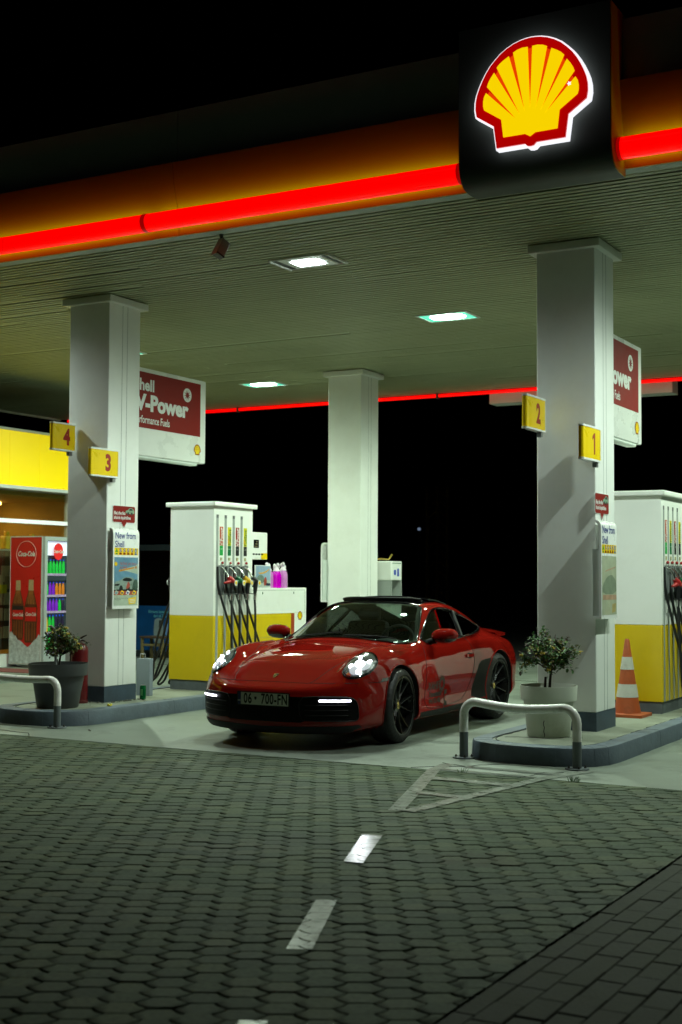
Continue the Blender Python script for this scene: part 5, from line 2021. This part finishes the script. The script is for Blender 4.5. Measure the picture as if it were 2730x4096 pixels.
def build_pot(x, y, m, label, r0, r1, h, crack=False):
    t = thing('plant_pot', label, 'plant pot', (x, y, .143), 0, 'large plastic plant pots')
    rb, rr = r0, r1
    rim = h - .125
    MB().lathe([(0, 0), (rb - .01, 0), (rb, .012), (rr * .875, rim), (rr * .875, rim + .001)], 48).obj('pot_body', m, t, 50)
    MB().lathe([(rr * .87, rim - .002), (rr * .965, rim), (rr * .97, rim + .006), (rr, h - .006), (rr, h), (rr * .975, h), (rr * .93, h - .06)], 48).obj('pot_rim', m, t, 40)
    MB().lathe([(0, h - .055), (rr * .94, h - .06)], 40).obj('soil', soil, t)
    if crack:
        c = MB().tube([(.03 + .004 * math.sin(i * 2), -(rb + (rr * .875 - rb) * (i * .02) / rim) - .0005, .012 + i * .02) for i in range(8)], .0035, 4)
        c.obj('pot_crack', mat('crack dark', (.01, .01, .008), rough=1, var=0), t)
    return t


def build_rose(x, y, z, label, seed, R0, H0, h, mix, lean, nb=7, ntw=7):
    """small rose standard: stem, branching twigs, leaf clusters, blossoms and dried heads."""
    rnd = random.Random(seed)
    t = thing('rose_bush', label, 'rose bush', (x, y, z), 0, 'potted rose bushes')
    st, lv = MB(), {0: MB(), 1: MB(), 2: MB()}
    bl, hd = MB(), MB()
    tips = []
    trunk = [Vector((0, 0, -.02)), Vector((.005, .0, H0 * .4)), Vector((.012, .01, H0))]
    st.tube(trunk, [.014, .012, .010], 7)
    st.tube([Vector((-.05, .02, -.02)), Vector((-.045, .02, H0 * .55))], [.013, .010], 7)
    for i in range(nb):
        a = 2 * pi * i / nb + rnd.uniform(-.4, .4)
        el = rnd.uniform(.25, 1.3)
        L = R0 * rnd.uniform(.7, 1.1)
        e = Vector((cos(a) * cos(el) * L, sin(a) * cos(el) * L, H0 * rnd.uniform(.8, 1.05) + sin(el) * (h - H0) * rnd.uniform(.55, 1)))
        m = trunk[2].lerp(e, .5) + Vector((rnd.uniform(-.03, .03), rnd.uniform(-.03, .03), rnd.uniform(.0, .05)))
        st.tube([trunk[2] - Vector((0, 0, .02)), m, e], [.007, .005, .003], 5)
        for j in range(ntw):
            b0 = trunk[2].lerp(m, rnd.uniform(.5, 1)) if rnd.random() < .3 else m.lerp(e, rnd.uniform(0, 1))
            d = Vector((rnd.gauss(0, 1), rnd.gauss(0, 1), rnd.gauss(.25, .8))).normalized()
            tp = b0 + d * rnd.uniform(.05, .14)
            st.tube([b0, b0.lerp(tp, .5) + Vector((0, 0, .01)), tp], [.0025, .002, .0014], 4)
            tips.append((b0, tp))
    for b0, tp in tips:
        for k in range(rnd.randint(11, 22)):
            f = rnd.uniform(.15, 1.1)
            p = b0.lerp(tp, f) + Vector((rnd.gauss(0, .018), rnd.gauss(0, .018), rnd.gauss(0, .015)))
            L, Wd = rnd.uniform(.026, .048), rnd.uniform(.016, .026)
            ax = Vector((rnd.gauss(0, 1), rnd.gauss(0, 1), rnd.gauss(-.2, .6))).normalized()
            sd = ax.cross(Vector((rnd.gauss(0, .4), rnd.gauss(0, .4), 1))).normalized()
            up_ = sd.cross(ax) * .004
            q = [p, p + ax * L * .35 + sd * Wd * .5 + up_, p + ax * L * .75 + sd * Wd * .4, p + ax * L, p + ax * L * .75 - sd * Wd * .4, p + ax * L * .35 - sd * Wd * .5 + up_]
            r = rnd.random()
            c = 0 if r < mix[0] else (1 if r < mix[0] + mix[1] else 2)
            B = lv[c].b
            vs = [B.verts.new(v) for v in q]
            B.faces.new((vs[0], vs[1], vs[2], vs[3]))
            B.faces.new((vs[0], vs[3], vs[4], vs[5]))
        r = rnd.random()
        if r < .14:
            for k in range(9):
                a = rnd.uniform(0, 6.28)
                bl.ball(tp + Vector((.013 * cos(a), .013 * sin(a), rnd.uniform(-.004, .014))), .009, (1, 1, .6), 1)
        elif r < .4:
            for k in range(5):
                a = 2 * pi * k / 5
                e = tp + Vector((.014 * cos(a), .014 * sin(a), .012))
                hd.tube([tp, tp.lerp(e, .6), e], [.004, .003, .0006], 4)
    st.obj('stems', stemm, t, 60)
    lv[0].obj('leaves', leafA, t)
    lv[1].obj('yellowing_leaves', leafB, t)
    lv[2].obj('withered_leaves', leafC, t)
    bl.obj('blossoms', blosm, t, 60)
    hd.obj('dried_heads', leafC, t)
    return t


build_pot(-4.10, 11.10 - .06, mat('pale cream plastic', (.62, .65, .55), rough=.45, var=.06, scale=3, dirt=(.30, .30, .20, .4), dscale=4), 'pale cream plant pot with a crack, behind the right rail barrier', .185, .25, .44, True)
build_rose(-4.09, 11.04, .56, 'green rose bush with dried heads in the cream pot', 4, .25, .17, .56, (.62, .16, .22), 0, 11, 9)
build_pot(-9.40, 10.73, mat('dark grey plastic', (.045, .05, .05), rough=.5, var=.12, scale=4), 'dark grey plant pot next to the red extinguisher', .215, .31, .46)
build_rose(-9.39, 10.73, .57, 'half withered yellow rose bush in the dark grey pot', 9, .27, .13, .46, (.38, .24, .38), 0, 11, 9)
# plastic support stick in the left pot
tag(MB().tube([(-9.37, 10.66, .5), (-9.375, 10.65, .86), (-9.378, 10.65, .95), (-9.42, 10.64, .99), (-9.46, 10.64, .985)], [.014, .014, .013, .012, .010], 8).obj('support_stick', mat('grey plastic tube', (.22, .24, .23), rough=.5, var=.1), None, 50), 'bent grey plastic tube stuck in the dark grey pot', 'plant support')

# fire extinguisher
t = thing('fire_extinguisher', 'large red fire extinguisher against the left column', 'fire extinguisher', (-9.53, 11.22, .143))
exr = mat('extinguisher red', (.115, .007, .008), rough=.3, coat=.4, var=.1, scale=4)
MB().lathe([(0, 0), (.092, 0), (.096, .012), (.096, .03), (.092, .034), (.092, .56), (.085, .60), (.06, .635), (.03, .65), (0, .652)], 32).obj('cylinder', exr, t, 40)
MB().lathe([(.026, .648), (.028, .68), (.02, .70), (0, .70)], 16).obj('valve', steel, t, 40)
b = MB()
b.tube([(0, 0, .69), (.05, -.01, .715), (.11, -.02, .735)], [.012, .010, .006], 6).tube([(0, 0, .68), (.06, -.01, .675), (.115, -.02, .655)], [.010, .008, .006], 6)
b.tube([(-.02, 0, .68), (-.07, .0, .70), (-.098, -.02, .64), (-.10, -.03, .45), (-.098, -.03, .2)], .011, 6)
b.obj('handle_and_hose', black, t, 50)

# drink can
t = thing('drink_can', 'green drink can standing on the left island kerb', 'can', (-9.16, 11.86, .15))
cang = mat('can green', (.005, .16, .045), rough=.25, metal=.5, var=.25, scale=18)
MB().lathe([(.026, 0), (.034, .006), (.034, .142), (.027, .155), (.026, .16)], 24).obj('can_body', cang, t, 40)
MB().lathe([(0, .154), (.024, .154), (.0265, .161), (.0275, .157)], 24).obj('can_lid', steel, t, 40)
MB().lathe([(.0345, .045), (.0345, .115)], 24, a0=-1.9, a1=-1.0).obj('can_label', mat('can label', (.10, .32, .12), rough=.3, var=.3, scale=60), t, 40)

# grey service box with lid handle
t = thing('service_box', 'slim grey metal box with a lid handle, tucked behind the left column', 'box', (-9.6, 12.30, .143))
grb = mat('box grey', (.20, .235, .27), rough=.5, var=.08, scale=3)
MB().box(0, .19, 0, .07, 0, .425, .004, 1).obj('box_body', grb, t)
MB().tube([(.03, .035, .425), (.03, .035, .475), (.10, .035, .475), (.10, .035, .425)], .007, 6).obj('lid_handle', steel, t)
# yellow blossom and debris on the kerb
t = MB()
for k in range(10):
    a = k * .63
    t.ball((.016 * cos(a), .022 * sin(a), .008 + .006 * (k % 3)), .013, (1, 1, .6), 1)
tag(t.obj('fallen_blossom', mat('fresh yellow petal', (.65, .55, .02), rough=.5, var=.15, scale=60), None, 60, (-8.97, 11.05, .15)), 'small yellow blossom fallen on the left island kerb', 'flower')
rnd = random.Random(8)
b = MB()
for k in range(46):
    f = rnd.random()
    x, y = (-9.285 + rnd.uniform(0, .07), 11.40 + f * .52) if k < 34 else (-9.30 + rnd.uniform(-.25, .02), 11.36 - rnd.uniform(0, .04))
    if 18 < k < 30:
        x, y = -9.24 + rnd.gauss(0, .02), 11.70 + rnd.gauss(0, .05)
    b.ball((x, y, .147), rnd.uniform(.005, .014), (1, 1.3, .6), 1)
tag(b.obj('debris', mat('grit', (.08, .075, .06), rough=.9, var=.4, scale=40)), 'grit and dry leaves gathered at the foot of the left column', 'debris', None, 'stuff')

# traffic cone
t = thing('traffic_cone', 'dirty orange traffic cone with two white bands', 'traffic cone', (-4.03, 13.10, .143))
cor = mat('cone orange', (.38, .075, .015), rough=.55, var=.2, scale=6, dirt=(.10, .05, .02, .6), dscale=5)
cwh = mat('cone white band', (.52, .52, .46), rough=.5, var=.12, scale=8, dirt=(.25, .22, .16, .5), dscale=7)
zr = lambda z: .132 - (.132 - .022) * (z - .03) / .73
MB().prism(rrect(-.2, .2, -.2, .2, .03), 0, .028).obj('cone_base', cor, t)
MB().lathe([(.15, .028), (.135, .034), (zr(.1), .1), (zr(.53), .53), (.024, .755), (.017, .77), (.012, .765), (.012, .72)], 32).obj('cone_body', cor, t, 40)
for z0, z1 in ((.19, .32), (.465, .59)):
    MB().lathe([(zr(z0) + .0025, z0), (zr(z1) + .0025, z1)], 32).obj('white_band', cwh, t, 40)

# rail barriers
railm = mat('rail white paint', (.80, .79, .75), rough=.35, var=.08, scale=5, rvar=.08, dirt=(.16, .14, .11, .5), dscale=9)
railg = mat('rail grey paint', (.12, .14, .145), rough=.5, var=.15, scale=6)


def build_rail(xa, ya, xb, yb, label, sag):
    t = thing('rail_barrier', label, 'rail barrier', (xa, ya, 0), math.atan2(yb - ya, xb - xa), 'bent pipe rail barriers')
    L = math.hypot(xb - xa, yb - ya)
    r, H, cr = .0365, .475, .115

    def arc(cx, a0, a1):
        return [Vector((cx + cr * cos(R(a)), 0, H - cr + cr * sin(R(a)))) for a in range(a0, a1, (15 if a1 > a0 else -15))]
    pts = [Vector((0, 0, .22)), Vector((0, 0, .3))] + arc(cr, 180, 89) + [Vector((cr + (L - 2 * cr) * i / 8, -sag * sin(pi * i / 8) * .4, H - sag * sin(pi * min(1, i / 8 * 1.0)) )) for i in range(1, 8)] + arc(L - cr, 90, -1) + [Vector((L, 0, .3)), Vector((L, 0, .22))]
    MB().tube(pts, r, 20).obj('rail', railm, t, 60)
    for x in (0, L):
        MB().tube([(x, 0, 0), (x, 0, .22)], r * 1.01, 20).obj('post', railg, t, 60)
        p = MB().lathe([(0, .012), (.092, .012), (.095, .008), (.095, 0)], 28, lambda a, c, z, x=x: (x + a, c, z))
        fo = p.obj('foot_plate', railg, t, 40)
        bm = MB()
        for a in (40, 130, 220, 310):
            bm.lathe([(.0, .032), (.006, .032), (.006, .022), (.011, .022), (.011, .012)], 6, lambda u, c, z, a=a, x=x: (x + .066 * cos(R(a)) + u, .066 * sin(R(a)) + c, z))
        bm.obj('bolts', mat('rusty bolt', (.08, .07, .06), rough=.6, metal=.5, var=.3, scale=60), fo)
    sc_ = MB()
    for (x, z, hh) in ((-.0375, .29, .02), (-.0372, .25, .012), (-.034, .37, .03), (-.0372, .33, .012)):
        sc_.ball((x, -.006, z), .01, (.22, .8, hh / .01 * .7), 1)
    sc_.obj('paint_chips', mat('chipped paint', (.03, .025, .02), rough=.8, var=.3), t, 60)
    return t


build_rail(-4.59, 10.33, -3.54, 10.17, 'white pipe rail barrier with grey feet before the cream pot', .028)
build_rail(-10.02, 10.30, -8.97, 10.235, 'white pipe rail barrier with grey feet before the dark grey pot', .012)
tag(MB().box(-.06, .06, -.03, .03, 0, .014).obj('metal_offcut', railg, None, 0, (-4.42, 10.36, .0), (0, 0, -.1)), 'flat scrap of metal by the foot of the right rail barrier', 'scrap metal')

ORD = ('first', 'second', 'third', 'fourth', 'fifth', 'sixth', 'seventh', 'eighth')
# ------------------------------------------------------------------ shop on the left
shopy = mat('lit yellow fascia', (.60, .45, .0), rough=.35, var=.03, emit=(.86, .66, .0), estr=.62)
shopw = mat('shop frame metal', (.50, .52, .50), rough=.4, var=.06)
mustard = mat('shop inside wall', (.42, .27, .06), rough=.7, var=.15, scale=2)
glz = glass('shop glass', (.85, .87, .80), refl=.04)
SX = -14.73
t = thing('shop_building', 'shop with a lit yellow fascia and warm lit window behind the drinks fridge', 'shop', (SX, 15, 0))
y0, y1 = 8.5, 17.75
for a, c in ((y0, 13.9), (13.905, 14.98), (14.985, 15.36), (15.365, 16.04), (16.045, 17.2), (17.205, y1)):
    MB().box(-.10, .22, a - 15, c - 15, 2.93, 3.78).obj('fascia_panel', shopy, t)
MB().box(-.1, .26, y0 - 15, y1 - 15, 2.875, 2.925).box(-.1, .225, y0 - 15, y1 - 15, 3.785, 3.82).obj('fascia_trim', shopw, t)
MB().box(-7, -.05, y0 - 15, y1 - 15, 3.0, 3.7).obj('roof', dgrey, t)
MB().box(-.06, .02, y0 - 15, y1 - 15, .0, .30).box(-.06, .02, 17.5 - 15, y1 - 15, .30, 2.87).obj('front_wall', white, t)
f = MB()
f.box(-.04, .05, y0 - 15, 17.5 - 15, 2.35, 2.42)
for yy in (12.4, 13.9, 16.95, 17.45):
    f.box(-.04, .04, yy - 15, yy + .05 - 15, .30, 2.87)
f.obj('window_frame', shopw, t)
MB().box(-.01, -.004, y0 - 15, 17.45 - 15, .30, 2.35).box(-.01, -.004, y0 - 15, 17.45 - 15, 2.42, 2.87).obj('shop_window', glz, t)
MB().box(.05, .055, 12.0 - 15, 17.45 - 15, 2.355, 2.415).obj('transom_glow', mat('transom glow', (.8, .8, .8), emit=(.75, .85, .82), estr=.28, var=0), t)  # white window transom, its brightness put in as emission
MB().box(-3.6, -3.5, y0 - 15, 17.5 - 15, 0, 2.87).box(-3.5, -.06, 17.5 - 15, 17.6 - 15, 0, 2.87).box(-3.5, -.06, y0 - 15, 17.5 - 15, 2.80, 2.87).obj('inside_wall', mustard, t)
MB().box(-3.5, -.06, y0 - 15, 17.5 - 15, 0.0, .05).obj('inside_floor', concrete, t)
MB().box(-1.9, -1.5, 12.2 - 15, 14.9 - 15, 2.74, 2.79).box(-1.9, -1.5, 15.3 - 15, 17.0 - 15, 2.74, 2.79).obj('inside_lamp', mat('warm shop lamp', (1, 1, 1), emit=(1, .66, .22), estr=11., var=0), t)
strt(MB().box(SX + .02, SX + 1.3, 8.5, 17.75, .0, .10).obj('shop_pavement', concrete))
MB().box(-.0, 1.25, 0, .6, 0, .006).obj('red_mat', mat('red mat', (.14, .035, .03), rough=.9, var=.3, scale=20), None, 0, (SX + .05, 14.7, .101))
tag(bpy.data.objects['red_mat'], 'dull red door mat at the foot of the drinks fridge', 'door mat')

# pegboard with hanging packs inside the window
t2 = thing('display_board', 'pegboard rack behind the shop window, holding small packs', 'display rack', (SX - .30, 15.25, .30))
MB().box(-.03, 0, 0, 1.45, 0.05, 1.62).obj('board', mat('pegboard brown', (.10, .07, .04), rough=.7, var=.2), t2)
b = MB()
for z in (.2, .5, .75, 1.0, 1.3):
    b.box(.0, .02, 0, 1.45, z - .012, z)
b.obj('rails', dgrey, t2)
pk = [mat('pack beige', (.42, .33, .20), rough=.5, var=.2, scale=20), mat('pack cream', (.52, .45, .30), rough=.5, var=.15, scale=20), mat('pack tan', (.30, .22, .12), rough=.5, var=.2, scale=20)]
proto = None
rnd = random.Random(12)
n_ = 0
for z, hh in ((1.02, .24), (.77, .20), (.52, .20), (.24, .22)):
    for k in range(8):
        yy = .03 + k * .175 + rnd.uniform(-.01, .01)
        kind = rnd.randrange(3)
        o = MB().box(0, .03, 0, .135, 0, hh * rnd.uniform(.8, 1.0), .004, 1).obj('hanging_pack', pk[kind], None, 0, (SX - .272, 15.25 + yy, .30 + z - .01))
        tag(o, '%s pack, %s from the left in the %s row of the pegboard rack' % (('beige', 'cream', 'tan')[kind], ORD[k], ('top', 'second', 'third', 'bottom')[n_]), 'pack', 'packs on the pegboard rack')
    n_ += 1
tag(MB().box(0, .004, 0, .20, 0, .14).obj('price_notice', lyel, None, 0, (SX - .225, 15.62, 1.24)), 'yellow price notice on the pegboard rack behind the shop window', 'notice')
t3 = tag(MB().box(0, .01, 0, .60, 0, .26, .004, 1).obj('header_card', pk[1], None, 0, (SX - .26, 15.72, 1.42)), 'pale header card above the packs in the shop window', 'card')
text('card_lettering', 'U', .11, bluet, t3, (.0115, .42, .13), (0, 1, 0), (0, 0, 1), bold=.003)

ycan = mat('canister yellow', (.62, .42, .03), rough=.4, var=.15, scale=9)
tag(MB().box(-.12, .12, 0, 2.2, 0, .03).obj('high_shelf', shopw, None, 0, (-15.6, 15.7, 1.93)), 'plain high shelf inside the shop carrying yellow canisters', 'shelf')
rnd = random.Random(21)
for i in range(7):
    hh = rnd.uniform(.2, .32)
    ww = rnd.uniform(.07, .11)
    o = MB().box(-.08, .08, -ww, ww, 0, hh * .75, .03, 2).box(-.04, .04, -ww * .4, ww * .4, hh * .75, hh, .01, 1).obj('yellow_canister', ycan, None, 40, (-15.6, 15.9 + i * .29 + rnd.uniform(-.04, .04), 1.96))
    tag(o, 'yellow canister, %s from the left on the high shelf inside the shop' % ORD[i], 'canister', 'canisters on the high shelf')

# ------------------------------------------------------------------ drinks fridge
t = thing('drinks_fridge', 'tall red drinks fridge with a glass door and a bottle print on its side', 'fridge', (-13.95, 15.58, .10))
fw_, fd, fh = .66, .70, 2.03
fgr = mat('fridge grey', (.32, .36, .35), rough=.4, var=.05)
crd = mat('fridge red', (.52, .016, .012), rough=.3, var=.04)
MB().box(-fd, -.06, 0.06, fw_, .06, fh, .005, 1).box(-fd + .05, -.1, .1, fw_ - .05, .0, .06).obj('cabinet', fgr, t)
MB().box(-fd, -.06, .0, .055, .06, fh).obj('side_panel', crd, t)
MB().box(-fd - .008, -.062, -.004, .0, .05, .062).box(-fd - .008, -.062, -.004, .0, fh - .01, fh + .005).box(-fd - .008, -fd, -.004, .0, .06, fh).box(-.066, -.05, -.006, .0, .05, fh).obj('panel_trim', shopw, t)
# printed ice and bottles on the side panel (faces the camera)
ice = mat('printed ice', (.45, .50, .50), rough=.35, var=.5, scale=16)
Fp = lambda o: frame((-fd, -.0008 - o, .06), (1, 0, 0), (0, 0, 1))
edge = [(0.005, 0.005), (.63, .005), (.63, .44), (.60, .47), (.56, .40), (.50, .36), (.44, .30), (.38, .26), (.32, .29), (.27, .33), (.22, .36), (.17, .37), (.13, .43), (.09, .44), (.06, .48), (.03, .50), (.005, .47)]
MB().sheet(edge).xf(Fp(.003)).obj('printed_ice', ice, t)
bro = mat('printed cola brown', (.10, .028, .012), rough=.3, var=.5, scale=9)
amb = mat('printed amber', (.26, .09, .025), rough=.3, var=.4, scale=12)
crm = mat('printed cream', (.42, .30, .16), rough=.3, var=.2, scale=20)
wsc = mat('printed white', (.62, .60, .56), rough=.4, var=0)



def botprint(cx, cz, k, dark, lay):
    ol = [(-.115, 0), (-.13, .10), (-.13, .28), (-.137, .34), (-.137, .56), (-.12, .62), (-.095, .70), (-.07, .77), (-.055, .83), (-.05, .99), (.05, .99), (.055, .83), (.07, .77), (.095, .70), (.12, .62), (.137, .56), (.137, .34), (.13, .28), (.13, .10), (.115, 0)]
    P = lambda q: [(cx + u * k, cz + v * k) for u, v in q]
    b = MB().sheet(P(ol)).xf(Fp(lay)).obj('printed_bottle', bro, t)
    MB().sheet(P([(-.098, .61), (-.078, .70), (-.055, .77), (-.045, .83), (.045, .83), (.055, .77), (.078, .70), (.098, .61)])).xf(Fp(lay + .0003)).obj('printed_neck', amb, b)
    MB().sheet(P([(-.055, .83), (-.05, 1.0), (.05, 1.0), (.055, .83)])).xf(Fp(lay + .0003)).obj('printed_cap', crm, b)
    MB().sheet(P([(-.118, .34), (-.118, .50 if dark else .56), (.118, .50 if dark else .56), (.118, .34)])).xf(Fp(lay + .0003)).obj('printed_label', crd, b)
    if dark:
        MB().sheet(P([(-.118, .50), (-.118, .57), (.118, .57), (.118, .50)])).xf(Fp(lay + .0004)).obj('printed_label', black, b)
    for u in (-.08, -.03, .035, .085):
        MB().sheet(P([(u - .008, .03), (u + .008, .03), (u + .006, .32), (u - .006, .32)])).xf(Fp(lay + .0003)).obj('printed_highlight', amb, b)
        MB().sheet(P([(u * .9 - .006, .60), (u * .9 + .006, .60), (u * .6 + .003, .78), (u * .6 - .003, .78)])).xf(Fp(lay + .0006)).obj('printed_highlight', bro, b)
    me = text_mesh('Coca-Cola', .075, bold=.0022, xs=.66, shear=.3)
    me.transform(Fp(lay + .0008) @ Matrix.Translation((cx, cz + (.42 if dark else .45) * k, 0)))
    link('printed_lettering', me, wsc, b)


botprint(.165, .37, .92, True, .0004)
botprint(.43, .33, .97, False, .0014)
me = text_mesh('Coca-Cola', .108, bold=.0035, xs=.74, shear=.3)
me.transform(Fp(.002) @ Matrix.Translation((.32, 1.70, 0)))
link('side_lettering', me, wsc, t)
ring = MB()
pts = [Vector((.32 + .20 * cos(a), 1.70 + .20 * sin(a), 0)) for a in [2 * pi * i / 48 for i in range(48)]]
ring.tube(pts, .006, 4, True).xf(Fp(.0005)).obj('side_ring', mat('printed pink ring', (.55, .25, .22), rough=.4, var=0), t)
# glass door with lit inside, shelves
MB().box(-.055, .0, .0, .06, .06, fh).box(-.055, 0, fw_ - .05, fw_, .06, fh).box(-.055, 0, .06, fw_ - .05, .06, .22).box(-.055, 0, .06, fw_ - .05, fh - .06, fh).obj('door_frame', fgr, t)
MB().box(-.03, -.025, .06, fw_ - .05, .22, fh - .06).obj('door_glass', glass('fridge glass', (.92, .95, .95), refl=.03), t)
MB().box(-.058, -.056, .06, fw_ - .05, .22, fh - .06).obj('cold_interior', mat('fridge interior', (.04, .05, .07), rough=.5, var=.1), t)
MB().box(-.055, -.035, .06, fw_ - .05, 1.74, fh - .07).obj('lit_header', mat('lit header', (.8, .8, .9), emit=(.78, .80, 1.), estr=.75, var=0), t)
hd_ = MB().prism([(.11 * cos(a), .13 * sin(a)) for a in [2 * pi * i / 28 for i in range(28)]], 0, .004).xf(frame((.001, .30, 1.80), (0, 1, 0), (0, 0, 1))).obj('door_roundel', mat('lit roundel', (.4, .01, .01), emit=(.75, .01, .01), estr=.5, var=0), t)
me = text_mesh('Coca-Cola', .07, bold=.002, xs=.8, shear=.3)
me.transform(frame((.0065, .30, 1.80), (0, 1, 0), (0, 0, 1)))
link('roundel_lettering', me, wsc, hd_)
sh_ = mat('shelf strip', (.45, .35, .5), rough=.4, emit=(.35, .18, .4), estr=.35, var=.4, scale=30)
for z in (1.46, 1.13, .88, .55, .27):
    MB().box(-.055, -.033, .06, fw_ - .05, z - .035, z).obj('shelf', sh_, t)
MB().box(-.055, -.034, .06, fw_ - .05, 1.345, 1.42).obj('shelf_banner', mat('banner slate', (.05, .06, .08), rough=.5), t)


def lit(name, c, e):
    return mat(name, c, rough=.25, emit=c, estr=e, var=.3, scale=40)  # bottles glow by themselves, standing in for the fridge lighting


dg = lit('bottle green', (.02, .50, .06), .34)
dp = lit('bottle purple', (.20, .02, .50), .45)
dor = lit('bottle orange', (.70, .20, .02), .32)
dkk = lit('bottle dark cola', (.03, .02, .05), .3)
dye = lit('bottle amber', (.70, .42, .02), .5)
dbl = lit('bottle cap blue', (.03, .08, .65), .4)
k = 0
SHF = ('top', 'second', 'middle', 'fourth', 'bottom')
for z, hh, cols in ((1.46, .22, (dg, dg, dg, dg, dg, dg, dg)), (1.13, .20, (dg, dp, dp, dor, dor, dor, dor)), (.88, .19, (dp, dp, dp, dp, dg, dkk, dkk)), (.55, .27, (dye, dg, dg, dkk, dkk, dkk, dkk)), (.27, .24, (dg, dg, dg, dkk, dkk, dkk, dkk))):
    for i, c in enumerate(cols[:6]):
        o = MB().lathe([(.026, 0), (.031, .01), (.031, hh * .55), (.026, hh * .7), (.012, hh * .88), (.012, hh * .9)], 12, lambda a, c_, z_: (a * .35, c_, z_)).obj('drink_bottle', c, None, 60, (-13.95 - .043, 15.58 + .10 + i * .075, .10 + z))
        MB().lathe([(.014, hh * .9), (.014, hh), (0, hh)], 10, lambda a, c_, z_: (a * .35, c_, z_)).obj('bottle_cap', dbl, o, 60)
        nm = {dg: 'green', dp: 'purple', dor: 'orange', dkk: 'dark cola', dye: 'amber'}[c]
        tag(o, f'{nm} drink bottle, {ORD[i]} from the left on the {SHF[k]} shelf of the drinks fridge', 'drink bottle', 'drink bottles in the fridge')
    k += 1

# red crate edge behind the pot, beside the fridge
t = thing('red_crate', 'low red crate on the shop pavement, behind the dark grey pot', 'crate', (-13.55, 15.72, .10))
MB().box(0, .42, 0, .3, 0, .24, .01, 1).obj('crate_body', crd, t)
MB().box(-.008, .428, -.008, .308, .225, .245).obj('crate_rim', crd, t)

# ------------------------------------------------------------------ dark kiosk cabinet with blue poster, stool
t = thing('glass_cabinet', 'dark glass fronted cabinet with a blue oil poster, behind the left column', 'cabinet', (-16.2, 20.2, 0))
kgr = mat('cabinet dark frame', (.022, .03, .035), rough=.4, var=.1)
MB().box(0, 1.34, .03, .7, 0, .12).box(0, 1.34, .03, .7, 2.02, 2.13).box(0, .05, .03, .7, .12, 2.02).box(1.24, 1.34, .03, .7, .12, 2.02).box(0.05, 1.24, .6, .7, .12, 2.02).obj('frame', kgr, t)
MB().box(.05, 1.24, .05, .056, .98, 2.02).obj('glass_front', glass('cabinet glass', (.5, .52, .52), refl=.06), t)
MB().box(1.225, 1.238, .045, .05, .98, 2.0).obj('frame_edge', steel, t)
bp_ = MB().box(.05, 1.24, .035, .05, .13, .97).obj('poster_panel', mat('poster blue', (.006, .05, .15), rough=.35, var=.35, scale=2, emit=(.0, .04, .14), estr=.08), t)
Fk = lambda o: frame((0, .034 - o, 0), (1, 0, 0), (0, 0, 1))
lb = mat('poster light blue lettering', (.12, .38, .42), rough=.4, var=0)
for s_, z_, sz in (('Eliminoni konsumimin', .86, .082), ('deri në 50%', .78, .082)):
    me = text_mesh(s_, sz, bold=.001, xs=.75)
    me.transform(Fk(.001) @ Matrix.Translation((.95, z_, 0)))
    link('poster_lettering', me, lb, bp_)
MB().sheet(smoothpoly([(.81, .22), (1.03, .22), (1.03, .70), (.98, .74), (.88, .74), (.81, .70)], 1)).xf(Fk(.001)).obj('printed_oil_can', mat('printed grey can', (.20, .25, .27), rough=.4, var=.2, scale=8), bp_)
MB().sheet([(.93, .56), (1.0, .56), (1.0, .70), (.93, .70)]).xf(Fk(.0015)).obj('printed_can_handle', kgr, bp_)
MB().sheet(smoothpoly([(1.08, .42), (1.15, .42), (1.15, .58), (1.13, .66), (1.10, .66), (1.08, .58)], 1)).xf(Fk(.001)).obj('printed_bottle', mat('printed pale blue', (.14, .24, .45), rough=.4, var=.2, scale=12), bp_)
t = thing('wooden_stool', 'plain wooden stool in front of the blue poster cabinet', 'stool', (-15.30, 19.72, 0))
wd = mat('stool wood', (.17, .13, .055), rough=.6, var=.3, scale=9)
MB().box(-.02, .52, -.02, .34, .385, .42, .006, 1).obj('seat', mat('stool seat wood', (.08, .045, .025), rough=.6, var=.3, scale=9), t)
for x in (0, .46):
    for y in (0, .28):
        MB().box(x, x + .045, y, y + .045, 0, .385).obj('leg', wd, t)
MB().box(.045, .46, .01, .035, .24, .28).box(.045, .46, .29, .315, .24, .28).obj('stretcher', wd, t)

# ------------------------------------------------------------------ far background
t = thing('distant_street_lamp', 'tiny lit lamp far behind the forecourt in the dark', 'street lamp', (-29.12, 60, 0))
MB().tube([(0, 0, 0), (0, 0, 4.0)], .05, 6).obj('lamp_pole', black, t)
MB().ball((0, 0, 4.02), .085).obj('lamp_globe', mat('distant lamp glow', (.2, .2, .2), emit=(.16, .22, .32), estr=.7, var=0), t, 180)
t = thing('lattice_mast', 'faint ochre lattice mast far away in the dark behind the car', 'mast', (-28.1, 60, 0))
ym = mat('mast ochre', (.35, .25, .04), rough=.6, var=.2)
b = MB()
for x in (-.55, .0, .55):
    b.box(x - .07, x + .07, -.07, .07, 0, 6.2)
for k in range(12):
    b.tube([(-.55, 0, .5 * k), (0, 0, .5 * k + .5)], .03, 4)
    b.tube([(.55, 0, .5 * k), (0, 0, .5 * k + .5)], .03, 4)
b.obj('lattice', ym, t)
